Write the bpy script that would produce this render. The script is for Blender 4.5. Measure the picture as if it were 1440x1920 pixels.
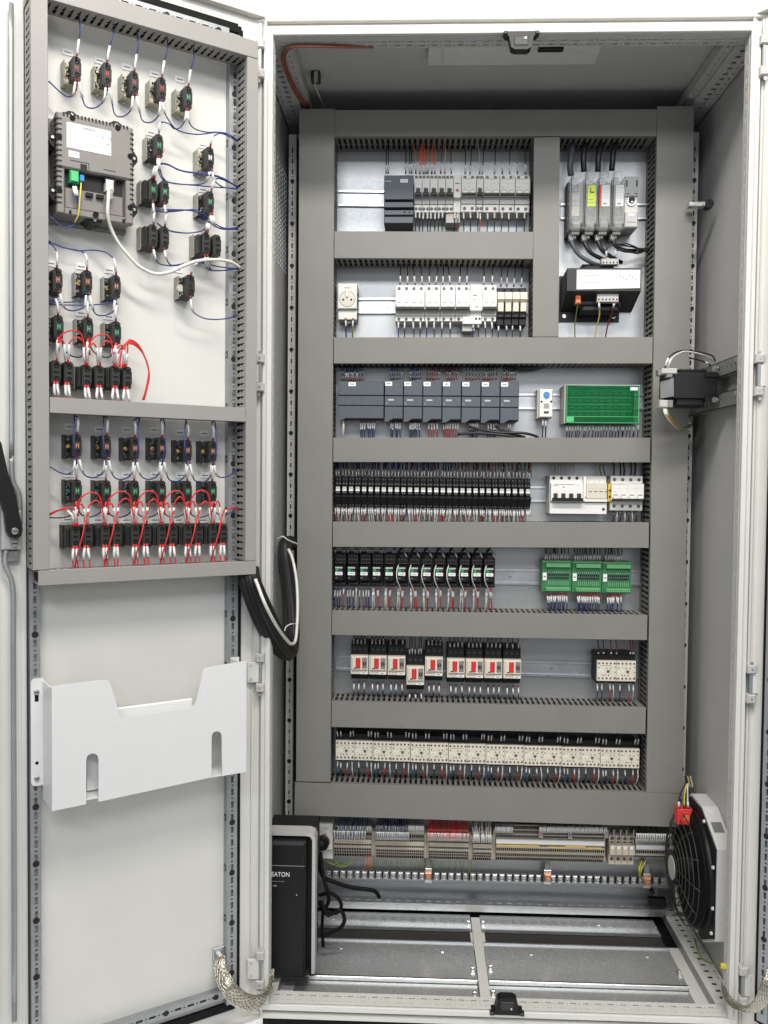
import bpy, math, random
import numpy as np
from mathutils import Vector, Matrix
random.seed(7)
for o in list(bpy.data.objects): bpy.data.objects.remove(o)
SC = bpy.context.scene
COL = SC.collection

# ------------------------------------------------------------------ camera
FOC, CX, CY = 1686.456, 720.0, 960.0            # photo 1440x1920
CAM = np.array([-0.16727, -1.76538, 1.09922])
AX = np.array([[0.99924944, 0.03755958, 0.00947779],      # right  (X,Y,Z)
               [0.01081171, -0.03547224, -0.99931218],    # down
               [-0.03719754, 0.99866461, -0.0358517]])    # forward
cd = bpy.data.cameras.new('camera'); cam = bpy.data.objects.new('camera', cd); COL.objects.link(cam)
cd.sensor_fit = 'VERTICAL'; cd.sensor_height = 36.0; cd.lens = FOC / 1920 * 36.0
cd.clip_start = 0.05; cd.clip_end = 60
cam.matrix_world = Matrix(((AX[0][0], -AX[1][0], -AX[2][0], CAM[0]), (AX[0][1], -AX[1][1], -AX[2][1], CAM[1]),
                           (AX[0][2], -AX[1][2], -AX[2][2], CAM[2]), (0, 0, 0, 1)))
SC.camera = cam
# ------------------------------------------------------------------ world and lamps
W = bpy.data.worlds.new('World'); SC.world = W; W.use_nodes = True
bg = W.node_tree.nodes['Background']; bg.inputs[0].default_value = (0.93, 0.96, 1.0, 1); bg.inputs[1].default_value = 0.21
def area(name, loc, target, sx, sy, power, col):
    l = bpy.data.lights.new(name, 'AREA'); l.shape = 'RECTANGLE'; l.size = sx; l.size_y = sy; l.energy = power; l.color = col
    o = bpy.data.objects.new(name, l); COL.objects.link(o); o.location = loc
    o.rotation_euler = (Vector(target) - Vector(loc)).to_track_quat('-Z', 'Y').to_euler(); return o
area('ceiling_lamp', (0.15, -1.35, 2.85), (0.05, 0.2, 1.0), 1.3, 0.22, 43, (1.0, 0.955, 0.89))
area('ceiling_lamp', (-1.25, -1.15, 2.95), (-0.5, 0.0, 1.0), 0.9, 0.22, 17, (1.0, 0.96, 0.90))
area('ceiling_lamp', (0.0, -3.3, 2.85), (0.0, 0.3, 0.7), 2.6, 0.45, 58, (0.92, 0.95, 1.0))
area('front_fill_light', (0.5, -4.3, 1.75), (0.0, 0.3, 0.8), 2.4, 1.3, 22, (0.90, 0.94, 1.0))  # added frontal fill for the shaded lower rows, no actual window
area('backdrop_fill_light', (0.0, 0.75, 2.95), (0.0, 2.2, 1.2), 4.0, 0.3, 150, (1, 1, 1))  # added out of sight behind the cabinet to burn the backdrop white
SC.view_settings.view_transform = 'Standard'; SC.view_settings.look = 'None'
SC.view_settings.exposure = 0.10; SC.view_settings.gamma = 1.0

# ------------------------------------------------------------------ geometry of the place
def ray(u, v):
    d = AX[0] * (u - CX) / FOC + AX[1] * (v - CY) / FOC + AX[2]
    return d
def at(u, v, Y):                                   # point of the photograph on the plane at depth Y
    d = ray(u, v); t = (Y - CAM[1]) / d[1]; p = CAM + t * d
    return Vector((p[0], p[1], p[2]))
def atz(u, v, Z):
    d = ray(u, v); t = (Z - CAM[2]) / d[2]; p = CAM + t * d
    return Vector((p[0], p[1], p[2]))
def atx(u, v, X):
    d = ray(u, v); t = (X - CAM[0]) / d[0]; p = CAM + t * d
    return Vector((p[0], p[1], p[2]))
DH = Vector((-0.492, 0, 0)); DA = math.radians(145.036)
DD = Vector((math.cos(DA), -math.sin(DA), 0)); DN = Vector((math.sin(DA), math.cos(DA), 0))
DROT = math.atan2(DN[0], -DN[1])
def dpt(u, v, w):                                  # point on the opened left door, w in front of its sheet
    d = Vector(ray(u, v)); o = Vector(CAM); A = DH + DN * w
    return o + d * (((A - o).dot(DN)) / d.dot(DN))
def dloc(u, v, w):                                 # the same in door coordinates (x right, y up)
    p = dpt(u, v, w); return (-((p - DH).dot(DD)), p[2])
YP = 0.406                                         # mounting plate
YD = 0.306                                         # duct covers

# ------------------------------------------------------------------ materials
MATS = {}
def mat(name, rgb, rough=0.5, metal=0.0, var=0.06, bump=0.0, scale=60.0, alpha=1.0, spec=0.5, aniso=None):
    m = bpy.data.materials.new(name); m.use_nodes = True; nt = m.node_tree; n = nt.nodes; L = nt.links
    b = n['Principled BSDF']; b.inputs['Roughness'].default_value = rough; b.inputs['Metallic'].default_value = metal
    b.inputs['Specular IOR Level'].default_value = spec
    if alpha < 1: b.inputs['Alpha'].default_value = alpha
    c = n.new('ShaderNodeTexCoord'); no = n.new('ShaderNodeTexNoise'); no.inputs['Scale'].default_value = scale
    no.inputs['Detail'].default_value = 3
    if aniso:
        mp = n.new('ShaderNodeMapping'); mp.inputs['Scale'].default_value = aniso
        L.new(c.outputs['Object'], mp.inputs[0]); L.new(mp.outputs[0], no.inputs[0])
    else: L.new(c.outputs['Object'], no.inputs[0])
    r = n.new('ShaderNodeValToRGB'); e = r.color_ramp.elements
    e[0].position = 0.3; e[1].position = 0.7
    e[0].color = tuple(x * (1 - var) for x in rgb) + (1,); e[1].color = tuple(min(1, x * (1 + var)) for x in rgb) + (1,)
    L.new(no.outputs[0], r.inputs[0]); L.new(r.outputs[0], b.inputs['Base Color'])
    if metal > 0.3:
        mr = n.new('ShaderNodeMapRange'); mr.inputs[3].default_value = max(0.05, rough - 0.08); mr.inputs[4].default_value = rough + 0.1
        L.new(no.outputs[0], mr.inputs[0]); L.new(mr.outputs[0], b.inputs['Roughness'])
    if bump:
        bu = n.new('ShaderNodeBump'); bu.inputs['Strength'].default_value = bump; bu.inputs['Distance'].default_value = 0.001
        n2 = n.new('ShaderNodeTexNoise'); n2.inputs['Scale'].default_value = 900; L.new(c.outputs['Object'], n2.inputs[0])
        L.new(n2.outputs[0], bu.inputs['Height']); L.new(bu.outputs[0], b.inputs['Normal'])
    MATS[name] = m; return m
mat('paint', (0.64, 0.63, 0.59), 0.42, bump=0.25, var=0.025, scale=9)
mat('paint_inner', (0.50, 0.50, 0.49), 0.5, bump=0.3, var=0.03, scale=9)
mat('duct', (0.200, 0.195, 0.176), 0.55, var=0.035, scale=14, bump=0.15)
mat('duct_door', (0.285, 0.275, 0.258), 0.5, var=0.03, scale=14, bump=0.15)
mat('galv', (0.50, 0.51, 0.52), 0.38, 0.85, var=0.10, scale=26)
mat('floor_plate', (0.56, 0.57, 0.565), 0.24, 0.6, var=0.04, scale=120)
mat('cable_red', (0.27, 0.085, 0.05), 0.5)
mat('galv_dull', (0.39, 0.395, 0.395), 0.40, 0.75, var=0.05, scale=160, aniso=(1, 1, 1))
mat('steel', (0.62, 0.62, 0.60), 0.3, 0.95, var=0.06)
mat('zinc', (0.34, 0.355, 0.36), 0.45, 0.55, var=0.06, scale=30)
mat('white', (0.78, 0.77, 0.72), 0.4, var=0.02)
mat('offwhite', (0.74, 0.72, 0.66), 0.45, var=0.03)
mat('cream', (0.66, 0.61, 0.51), 0.45, var=0.03)
mat('lgrey', (0.47, 0.46, 0.44), 0.45, var=0.04)
mat('beige', (0.50, 0.44, 0.35), 0.5, var=0.05)
mat('mgrey', (0.21, 0.21, 0.20), 0.5, var=0.04)
mat('plc', (0.075, 0.088, 0.106), 0.5, var=0.05, bump=0.1)
mat('plc_dark', (0.03, 0.035, 0.04), 0.5)
mat('hmi', (0.205, 0.19, 0.175), 0.5, var=0.04, bump=0.15)
mat('black', (0.008, 0.008, 0.009), 0.45, spec=0.3)
mat('dark', (0.016, 0.016, 0.016), 0.5, spec=0.3)
mat('coal', (0.030, 0.030, 0.028), 0.5, spec=0.4)
mat('rubber', (0.006, 0.006, 0.006), 0.7, spec=0.2)
mat('print', (0.16, 0.16, 0.16), 0.6)
mat('red', (0.62, 0.025, 0.03), 0.4)
mat('redlabel', (0.70, 0.04, 0.035), 0.45)
mat('w_red', (0.62, 0.03, 0.03), 0.45)
mat('w_dred', (0.20, 0.018, 0.016), 0.45)
mat('w_blue', (0.018, 0.032, 0.16), 0.45)
mat('w_lblue', (0.03, 0.10, 0.26), 0.45)
mat('w_black', (0.016, 0.016, 0.018), 0.45)
mat('w_white', (0.66, 0.64, 0.58), 0.45)
mat('w_orange', (0.72, 0.13, 0.03), 0.45)
mat('w_green', (0.16, 0.22, 0.04), 0.5)
mat('w_yellow', (0.62, 0.52, 0.05), 0.5)
mat('green', (0.02, 0.28, 0.10), 0.45)
mat('teal', (0.02, 0.25, 0.20), 0.45)
mat('bgreen', (0.08, 0.50, 0.17), 0.45)
mat('pcb', (0.03, 0.17, 0.065), 0.5, var=0.1)
mat('gtrough', (0.12, 0.36, 0.15), 0.45)
mat('lamp_plate', (0.62, 0.62, 0.60), 0.4)
mat('tgreen', (0.0, 0.20, 0.05), 0.1, alpha=0.27, spec=0.2)
mat('gterm', (0.01, 0.22, 0.07), 0.45)
mat('strip_dark', (0.004, 0.030, 0.012), 0.5)
mat('clear', (0.6, 0.6, 0.56), 0.08, alpha=0.16)
mat('clear2', (0.42, 0.41, 0.36), 0.12, alpha=0.30, var=0.25, scale=160)
mat('collar_side', (0.40, 0.39, 0.33), 0.3, alpha=0.8, var=0.25, scale=250)
mat('collar', (0.52, 0.47, 0.33), 0.35, var=0.35, scale=220)
mat('collar_black', (0.05, 0.05, 0.048), 0.4, var=0.5, scale=260)
mat('orange', (0.75, 0.20, 0.08), 0.45)
mat('amberbar', (0.62, 0.43, 0.12), 0.5)
mat('yellow', (0.72, 0.46, 0.03), 0.45)
mat('hiyellow', (0.62, 0.75, 0.02), 0.4)
mat('bluep', (0.05, 0.22, 0.60), 0.4)
mat('amber', (0.60, 0.36, 0.08), 0.45)
mat('copper', (0.60, 0.25, 0.14), 0.35, 0.7)
mat('brass', (0.60, 0.57, 0.49), 0.28, 0.95, var=0.12, scale=200)
mat('paper', (0.80, 0.80, 0.78), 0.5, var=0.01)
mat('pocket', (0.70, 0.70, 0.69), 0.35, var=0.012)
mat('foam', (0.03, 0.028, 0.024), 0.9, var=0.3, scale=300)
mat('backdrop', (0.95, 0.95, 0.95), 0.9, var=0.0)
mat('floor_white', (0.93, 0.93, 0.93), 0.9, var=0.0)
mat('ring_dark', (0.09, 0.08, 0.06), 0.5)
def marker_mat():
    m = mat('sleeve', (0.74, 0.74, 0.72), 0.45, var=0.0)
    nt = m.node_tree; n = nt.nodes; L = nt.links; b = n['Principled BSDF']
    c = n.new('ShaderNodeTexCoord'); no = n.new('ShaderNodeTexNoise'); no.inputs['Scale'].default_value = 900; no.inputs['Detail'].default_value = 1
    L.new(c.outputs['Object'], no.inputs[0]); r = n.new('ShaderNodeValToRGB'); e = r.color_ramp.elements
    e[0].position = 0.36; e[1].position = 0.44; e[0].color = (0.22, 0.22, 0.24, 1); e[1].color = (0.75, 0.75, 0.73, 1)
    L.new(no.outputs[0], r.inputs[0]); L.new(r.outputs[0], b.inputs['Base Color'])
marker_mat()

# ------------------------------------------------------------------ mesh builder: local x right, y up, z towards the viewer
class MB:
    def __init__(s): s.v = []; s.f = []; s.m = []; s.mats = []; s.sm = []
    def mi(s, name):
        if name not in s.mats: s.mats.append(name)
        return s.mats.index(name)
    def face(s, idx, m, sm=False): s.f.append(idx); s.m.append(s.mi(m)); s.sm.append(sm)
    def box(s, x0, x1, y0, y1, z0, z1, m, c=0.0):
        b = len(s.v)
        if c <= 0:
            s.v += [(x0, y0, z0), (x1, y0, z0), (x1, y1, z0), (x0, y1, z0), (x0, y0, z1), (x1, y0, z1), (x1, y1, z1), (x0, y1, z1)]
            for q in ((3, 2, 1, 0), (4, 5, 6, 7), (0, 1, 5, 4), (1, 2, 6, 5), (2, 3, 7, 6), (3, 0, 4, 7)): s.face([b + i for i in q], m)
        else:
            c = min(c, (x1 - x0) * .3, (y1 - y0) * .3, (z1 - z0) * .5)
            s.v += [(x0, y0, z0), (x1, y0, z0), (x1, y1, z0), (x0, y1, z0), (x0, y0, z1 - c), (x1, y0, z1 - c), (x1, y1, z1 - c), (x0, y1, z1 - c),
                    (x0 + c, y0 + c, z1), (x1 - c, y0 + c, z1), (x1 - c, y1 - c, z1), (x0 + c, y1 - c, z1)]
            for q in ((3, 2, 1, 0), (8, 9, 10, 11), (0, 1, 5, 4), (1, 2, 6, 5), (2, 3, 7, 6), (3, 0, 4, 7),
                      (4, 5, 9, 8), (5, 6, 10, 9), (6, 7, 11, 10), (7, 4, 8, 11)): s.face([b + i for i in q], m)
        return s
    def prism(s, poly, z0, z1, m, side=None):
        n = len(poly); b = len(s.v); side = side or m
        s.v += [(x, y, z0) for x, y in poly] + [(x, y, z1) for x, y in poly]
        s.face([b + i for i in range(n)][::-1], m); s.face([b + n + i for i in range(n)], m)
        for i in range(n):
            j = (i + 1) % n; s.face([b + i, b + j, b + n + j, b + n + i], side)
        return s
    def xprism(s, poly, x0, x1, m):                 # profile in (z, y), extruded along x
        n = len(poly); b = len(s.v)
        s.v += [(x0, y, z) for z, y in poly] + [(x1, y, z) for z, y in poly]
        s.face([b + i for i in range(n)], m); s.face([b + n + i for i in range(n)][::-1], m)
        for i in range(n):
            j = (i + 1) % n; s.face([b + j, b + i, b + n + i, b + n + j], m)
        return s
    def cyl(s, x, y, z0, z1, r, m, n=8, r1=None, ry=None):
        r1 = r if r1 is None else r1; b = len(s.v); k = (ry / r) if ry else 1
        for i in range(n):
            a = 2 * math.pi * (i + .5) / n; s.v.append((x + r * math.cos(a), y + k * r * math.sin(a), z0))
        for i in range(n):
            a = 2 * math.pi * (i + .5) / n; s.v.append((x + r1 * math.cos(a), y + k * r1 * math.sin(a), z1))
        s.face([b + i for i in range(n)][::-1], m); s.face([b + n + i for i in range(n)], m)
        for i in range(n):
            j = (i + 1) % n; s.face([b + i, b + j, b + n + j, b + n + i], m, n > 6)
        return s
    def screw(s, x, y, z, r, m='steel'):
        s.cyl(x, y, z, z + r * .5, r, m, 10, r * .8); s.box(x - r * .6, x + r * .6, y - r * .12, y + r * .12, z + r * .5, z + r * .54, 'dark'); return s
    def hole(s, x, y, z, r, m='dark', n=8):          # recessed round mouth: rim ring and dark core
        s.cyl(x, y, z - .0004, z + .0004, r, m, n); return s
    def grid(s, xs, ys, z0, z1, hole, m, mp=None):
        mp = mp or (lambda a, b, c: (a, b, c))
        nx, ny = len(xs) - 1, len(ys) - 1
        F = [[not hole((xs[i] + xs[i + 1]) / 2, (ys[j] + ys[j + 1]) / 2) for j in range(ny)] for i in range(nx)]
        def q(pts): b = len(s.v); s.v += [mp(*p) for p in pts]; s.face([b, b + 1, b + 2, b + 3], m)
        for j in range(ny):
            i = 0
            while i < nx:
                if not F[i][j]: i += 1; continue
                k = i
                while k + 1 < nx and F[k + 1][j]: k += 1
                a, c = xs[i], xs[k + 1]; y0, y1 = ys[j], ys[j + 1]
                q([(a, y0, z1), (c, y0, z1), (c, y1, z1), (a, y1, z1)]); q([(a, y1, z0), (c, y1, z0), (c, y0, z0), (a, y0, z0)])
                q([(a, y0, z0), (a, y0, z1), (a, y1, z1), (a, y1, z0)]); q([(c, y1, z0), (c, y1, z1), (c, y0, z1), (c, y0, z0)])
                i = k + 1
        for i in range(nx):
            for j in range(ny + 1):
                up = j < ny and F[i][j]; dn = j > 0 and F[i][j - 1]
                if up != dn:
                    a, c, y = xs[i], xs[i + 1], ys[j]; q([(a, y, z0), (c, y, z0), (c, y, z1), (a, y, z1)])
        return s
    def build(s, name, parent=None, loc=None, rot=None, kind=None, raw=False):
        me = bpy.data.meshes.new(name)
        vs = s.v if raw else [(x, -z, y) for x, y, z in s.v]
        me.from_pydata([tuple(v) for v in vs], [], s.f)
        for k in s.mats: me.materials.append(MATS[k])
        me.polygons.foreach_set('material_index', s.m); me.polygons.foreach_set('use_smooth', s.sm); me.update()
        o = bpy.data.objects.new(name, me); COL.objects.link(o)
        if loc is not None: o.location = loc
        if rot is not None: o.rotation_euler = rot
        if parent: o.parent = parent
        if kind: o['kind'] = kind
        return o
def tag(o, label, cat, group=None):
    o['label'] = label; o['category'] = cat
    if group: o['group'] = group
    return o
def thing(name, label, cat, loc=(0, 0, 0), rot=(0, 0, 0), group=None):
    o = bpy.data.objects.new(name, None); COL.objects.link(o); o.empty_display_size = .02
    o.location = loc; o.rotation_euler = rot; return tag(o, label, cat, group)
def struct(o): o['kind'] = 'structure'; return o
def dup(root, loc, rot=None, label=None):
    r = root.copy(); COL.objects.link(r); r.location = loc
    if rot is not None: r.rotation_euler = rot
    if label: r['label'] = label
    for ch in list(root.children):
        c = ch.copy(); COL.objects.link(c); c.parent = r
        for g in ch.children:
            d = g.copy(); COL.objects.link(d); d.parent = c
    return r
ORD = ['zeroth', 'first', 'second', 'third', 'fourth', 'fifth', 'sixth', 'seventh', 'eighth', 'ninth', 'tenth', 'eleventh', 'twelfth', 'thirteenth',
       'fourteenth', 'fifteenth', 'sixteenth', 'seventeenth', 'eighteenth', 'nineteenth', 'twentieth', 'twenty-first', 'twenty-second', 'twenty-third',
       'twenty-fourth', 'twenty-fifth', 'twenty-sixth', 'twenty-seventh', 'twenty-eighth', 'twenty-ninth', 'thirtieth']
def placed(rect, Yf, depth_to=YP, tilt=0.0):
    """rect of the photograph on plane Yf -> origin on the plate, half sizes, depth"""
    u0, v0, u1, v1 = rect; um, vm = (u0 + u1) / 2, (v0 + v1) / 2
    c = at(um, vm, Yf); w = (at(u1, vm, Yf) - at(u0, vm, Yf)).length; h = (at(um, v0, Yf) - at(um, v1, Yf)).length
    return Vector((c[0], depth_to, c[2])), w / 2, h / 2, depth_to - Yf
def frx(fr, a, b): return a + (b - a) * fr

# tubes -----------------------------------------------------------------------
def smooth(pts, n=5):
    P = [Vector(p) for p in pts]
    if len(P) < 3: return [P[0].lerp(P[1], i / 2) for i in range(3)]
    out = []; Q = [P[0] * 2 - P[1]] + P + [P[-1] * 2 - P[-2]]
    for i in range(1, len(Q) - 2):
        a, b, c, d = Q[i - 1:i + 3]
        for k in range(n):
            t = k / n; out.append(0.5 * ((2 * b) + (c - a) * t + (2 * a - 5 * b + 4 * c - d) * t * t + (3 * b - a - 3 * c + d) * t ** 3))
    out.append(P[-1]); return out
def tube(mb, path, r, m, n=6, flat=1.0, up=None, caps=True):
    prev = None; rings = []
    R = r if isinstance(r, (list, tuple)) else [r] * len(path)
    N = Vector((0, -1, 0)) if up is None else Vector(up)
    for i, p in enumerate(path):
        t = (path[min(i + 1, len(path) - 1)] - path[max(i - 1, 0)])
        if t.length < 1e-9: t = Vector((0, 0, 1))
        t.normalize(); N = (N - t * N.dot(t))
        if N.length < 1e-4: N = t.orthogonal()
        N.normalize(); B = t.cross(N); b = len(mb.v)
        for k in range(n):
            a = 2 * math.pi * k / n; q = p + B * (R[i] * math.cos(a)) + N * (R[i] * flat * math.sin(a)); mb.v.append(tuple(q))
        rings.append(b)
    for a, b in zip(rings, rings[1:]):
        for k in range(n):
            j = (k + 1) % n; mb.face([a + k, b + k, b + j, a + j], m, True)
    if caps:
        mb.face([rings[0] + k for k in range(n)], m); mb.face([rings[-1] + k for k in range(n)][::-1], m)
def subpath(path, d0, d1):
    out = []; s = 0
    for a, b in zip(path, path[1:]):
        L = (b - a).length
        if L < 1e-9: continue
        if s + L >= d0 and not out: out.append(a.lerp(b, (d0 - s) / L))
        if s + L >= d1: out.append(a.lerp(b, (d1 - s) / L)); break
        if out: out.append(b)
        s += L
    else:
        if out: out.append(path[-1])
    return out if len(out) > 1 else None
BULK = MB(); NW = [0]
def wire(pts, col, marks=((.006, .022),), label=None, group=None, r=.0012, rm=.0023, ferr='w_dred', solo=True, n=5, sm='sleeve'):
    path = smooth(pts); LL = sum((b - a).length for a, b in zip(path, path[1:]))
    marks = [(a if a >= 0 else LL + a, b if b >= 0 else LL + b) for a, b in marks]
    if not solo:
        tube(BULK, path, r, col, 4, caps=False)
        for a, b in marks:
            sp = subpath(path, a, b)
            if sp: tube(BULK, [sp[0], sp[-1]], rm, sm, 4)
        if ferr:
            sp = subpath(path, 0, .006)
            if sp: tube(BULK, [sp[0], sp[-1]], r * 1.5, ferr, 4)
        return
    o0 = path[0].copy(); path = [p - o0 for p in path]
    mb = MB(); tube(mb, path, r, col, n)
    if ferr:
        sp = subpath(path, 0, .007)
        if sp: tube(mb, sp, r * 1.55, ferr, n)
    o = mb.build('wire', loc=o0, raw=True); tag(o, label, 'wire', group); NW[0] += 1
    for a, b in marks:
        sp = subpath(path, a, b)
        if sp:
            k = MB(); tube(k, [sp[0], sp[len(sp) // 2], sp[-1]] if len(sp) > 2 else sp, rm, sm, 6); k.build('marker_sleeve', parent=o, raw=True)
    return o
def text(body, size, m, parent, loc, extrude=.0003, name='lettering', width=None):
    cu = bpy.data.curves.new(name, 'FONT'); cu.body = body; cu.size = size; cu.extrude = extrude; cu.align_x = 'CENTER'; cu.align_y = 'CENTER'
    o = bpy.data.objects.new(name, cu); COL.objects.link(o)
    dg = bpy.context.evaluated_depsgraph_get(); me = bpy.data.meshes.new_from_object(o.evaluated_get(dg)); bpy.data.objects.remove(o)
    me.materials.clear(); me.materials.append(MATS[m])
    q = bpy.data.objects.new(name, me); COL.objects.link(q); q.parent = parent
    q.location = (loc[0], -loc[2], loc[1]); q.rotation_euler = (math.pi / 2, 0, 0)
    if width:
        xs = [v.co.x for v in me.vertices]; q.scale = (width / (max(xs) - min(xs)), 1, 1)
    return q
# ------------------------------------------------------------------ setting
mb = MB(); mb.v = [(-6, 2.2, -0.12), (6, 2.2, -0.12), (6, 2.2, 5), (-6, 2.2, 5)]; mb.face([0, 1, 2, 3], 'backdrop'); struct(mb.build('backdrop_wall', raw=True))
mb = MB(); mb.v = [(-6, -0.7, -0.12), (6, -0.7, -0.12), (6, 2.2, -0.12), (-6, 2.2, -0.12)]; mb.face([0, 1, 2, 3], 'floor_white'); struct(mb.build('floor', raw=True))

# ------------------------------------------------------------------ perforated strips
def frng(a, b, p):
    out = []; x = a
    while x < b - 1e-9: out.append(x); x += p
    return out
def perf(mb, L, Wd, holes, pitch, z0, z1, m, mp=None, x0=0.0, end=0.01):
    """strip L x Wd along local x; holes = (centre offset in pitch, length, y0, y1)"""
    xs = {x0, x0 + L}; ys = {0.0, Wd}; cells = set()
    n = int((L - 2 * end) / pitch)
    H = []
    for k in range(n):
        for off, ln, ya, yb in holes:
            c = x0 + end + (k + .5) * pitch + off; a, b = c - ln / 2, c + ln / 2
            if a < x0 + .002 or b > x0 + L - .002: continue
            xs |= {round(a, 6), round(b, 6)}; ys |= {ya, yb}; H.append((round(a, 6), round(b, 6), ya, yb))
    xs = sorted(xs); ys = sorted(ys)
    byx = {}
    for h in H:
        byx.setdefault(int(h[0] / .05), []).append(h); byx.setdefault(int(h[1] / .05), []).append(h)
    def hole(x, y):
        k = int(x / .05)
        for a, b, c, d in byx.get(k, ()):
            if a < x < b and c < y < d: return True
        return False
    return mb.grid(xs, ys, z0, z1, hole, m, mp)
CB = thing('control_cabinet', 'tall light grey steel control cabinet standing with its double doors swung open', 'cabinet')
def part(mb, name, **k): return mb.build(name, parent=k.pop('parent', CB), **k)

# outer sheets (raw world coordinates: local (x, y, z) -> (x, -z, y))
def wbox(mb, x0, x1, y0, y1, z0, z1, m, c=0): return mb.box(x0, x1, z0, z1, -y1, -y0, m, c)   # given as X,Y,Z ranges
mb = MB(); wbox(mb, -.5, .5, .0, .5, 1.988, 1.994, 'paint_inner'); part(mb, 'roof_panel')
mb = MB(); wbox(mb, -.5, .5, .494, .5, .0, 1.988, 'paint_inner'); part(mb, 'rear_panel')
mb = MB(); wbox(mb, .494, .5, .012, .494, .0, 1.988, 'paint_inner'); part(mb, 'side_panel')
# left side panel with its perforated vent field
VX = sorted({0.012, .494} | {round(.09 + .026 * k + d, 4) for k in range(14) for d in (-.004, .004)})
VZ = sorted({0.0, 1.988} | {round(1.60 + .0115 * k + d, 4) for k in range(21) for d in (-.0035, .0035)})
def vh(x, z):
    if not (.085 < x < .44 and 1.59 < z < 1.835): return False
    return abs(((x - .09 + .013) % .026) - .013) < .004 and abs(((z - 1.60 + .00575) % .0115) - .00575) < .0035
mb = MB(); mb.grid(VX, VZ, .494, .499, vh, 'paint_inner', lambda a, b, c: (-c, b, -a)); part(mb, 'side_panel')
# front frame: stepped bars round the opening; grey in the grooves stands for their shade
mb = MB()
for s in (-1, 1):
    X = lambda a, b: (min(s * a, s * b), max(s * a, s * b))
    a, b = X(.456, .474); wbox(mb, a, b, -.006, .03, .044, 1.956, 'paint', .0012)
    a, b = X(.4645, .4662); wbox(mb, a, b, -.0075, -.0055, .05, 1.95, 'lgrey')
    a, b = X(.474, .479); wbox(mb, a, b, .012, .03, .03, 1.97, 'mgrey')
    a, b = X(.479, .495); wbox(mb, a, b, .002, .03, .01, 1.99, 'paint', .001)
wbox(mb, -.474, .474, -.006, .03, 1.956, 1.973, 'paint', .0012)
wbox(mb, -.479, .479, .010, .03, 1.973, 1.984, 'lgrey')
wbox(mb, -.495, .495, -.001, .03, 1.984, 1.993, 'paint', .0015)
wbox(mb, -.474, .474, -.006, .03, .032, .044, 'paint', .0012)
wbox(mb, -.479, .479, .010, .03, .024, .032, 'mgrey')
wbox(mb, -.495, .495, -.001, .03, .012, .024, 'paint', .0015)
part(mb, 'front_frame')
mb = MB(); wbox(mb, -.47, .47, .012, .49, -.008, .012, 'rubber'); part(mb, 'base_plinth')
# inner side returns with a dashed row of holes
RT = [(0, .012, .006, .011), (.0125, .004, .007, .010)]
for s in (-1, 1):
    mb = MB(); perf(mb, 1.90, .016, RT, .025, .4555, .457, 'paint_inner', (lambda a, b, c: (s * c, a + .05, -b - .006))); part(mb, 'perforated_return')
# ceiling and floor rails
H2 = [(0, .0115, .014, .021), (.0125, .004, .016, .019), (0, .011, .032, .036), (.0125, .0035, .0325, .0355)]
HT = [(0, .0115, .016, .023), (.0125, .004, .018, .021), (0, .011, .034, .0375)]
def railbox(x0, x1, y0, y1, z0, z1, m):
    mb = MB(); wbox(mb, x0, x1, y0, y1, z0, z1, m); return mb
def rail(name, L, Wd, holes, mp, backs, m):
    mb = MB(); perf(mb, L, Wd, holes, .025, 0, .0015, m, mp)
    for b in backs: wbox(mb, *b, m)
    return part(mb, name)
rail('front_ceiling_rail', .93, .042, H2, lambda a, b, c: (a - .4655, 1.954 + c, -b - .004), [(-.465, .465, .046, .0475, 1.954, 1.985)], 'paint_inner')
FR = [(0, .0115, .022, .030), (.0125, .003, .0245, .0275), (0, .0105, .009, .0108), (.0125, .003, .009, .0105)]
rail('front_floor_rail', .93, .040, FR, lambda a, b, c: (a - .4655, .0455 + c, -b + .001), [(-.465, .465, .0395, .041, .012, .0455)], 'paint')
for s in (-1, 1):
    SR = [(0, .0085, .016, .026), (.0125, .0025, .020, .0225), (0, .0065, .036, .0395)]
    mp = (lambda a, b, c, s=s: (s * (.4455 + b), 1.954 + c, -a - .05))
    a, b = sorted((s * .4455, s * .447)); rail('side_ceiling_rail', .43, .045, SR, mp, [(a, b, .05, .48, 1.956, 1.985)], 'paint_inner')
    a, b = sorted((s * .4265, s * .4285)); rail('side_ceiling_rail', .43, .02, [(0, .0085, .009, .0115)], (lambda a2, b2, c, s=s: (s * (.4280 + b2), 1.963 + c, -a2 - .05)), [(a, b, .05, .48, 1.963, 1.985)], 'paint_inner')
    mp = (lambda a, b, c, s=s: (s * (.4455 + b), .0455 + c, -a - .041)); rail('side_floor_rail', .44, .045, SR, mp, [], 'paint')
    mb = MB(); perf(mb, .44, .022, [(0, .0025, .006, .017)], .025, 0, .0015, 'zinc', (lambda a, b, c, s=s: (s * (.4455 + c), .0235 + b, -a - .041)))
    a, b = sorted((s * .418, s * .4455)); wbox(mb, a, b, .041, .30, .0225, .0240, 'paint'); part(mb, 'side_floor_rail')
# corner posts seen behind the duct frame
PH = [(0, .011, .007, .0105), (.0125, .003, .0075, .0100)]
for s in (-1, 1):
    mb = MB(); perf(mb, 1.86, .017, PH, .025, 0, .0015, 'paint', (lambda a, b, c, s=s: (s * .483 - s * b, a + .06, -.402 + c)))
    for k in range(18):                          # every fourth hole is a large round one
        z = .11 + .1 * k; mb.cyl(s * .4745, z, -.4005, -.4000, .0052, 'dark', 12)
    a, b = sorted((s * .466, s * .4645)); wbox(mb, a, b, .402, .45, .06, 1.92, 'mgrey'); a, b = sorted((s * .483, s * .4815)); wbox(mb, a, b, .402, .45, .06, 1.92, 'mgrey'); part(mb, 'corner_post')
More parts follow.
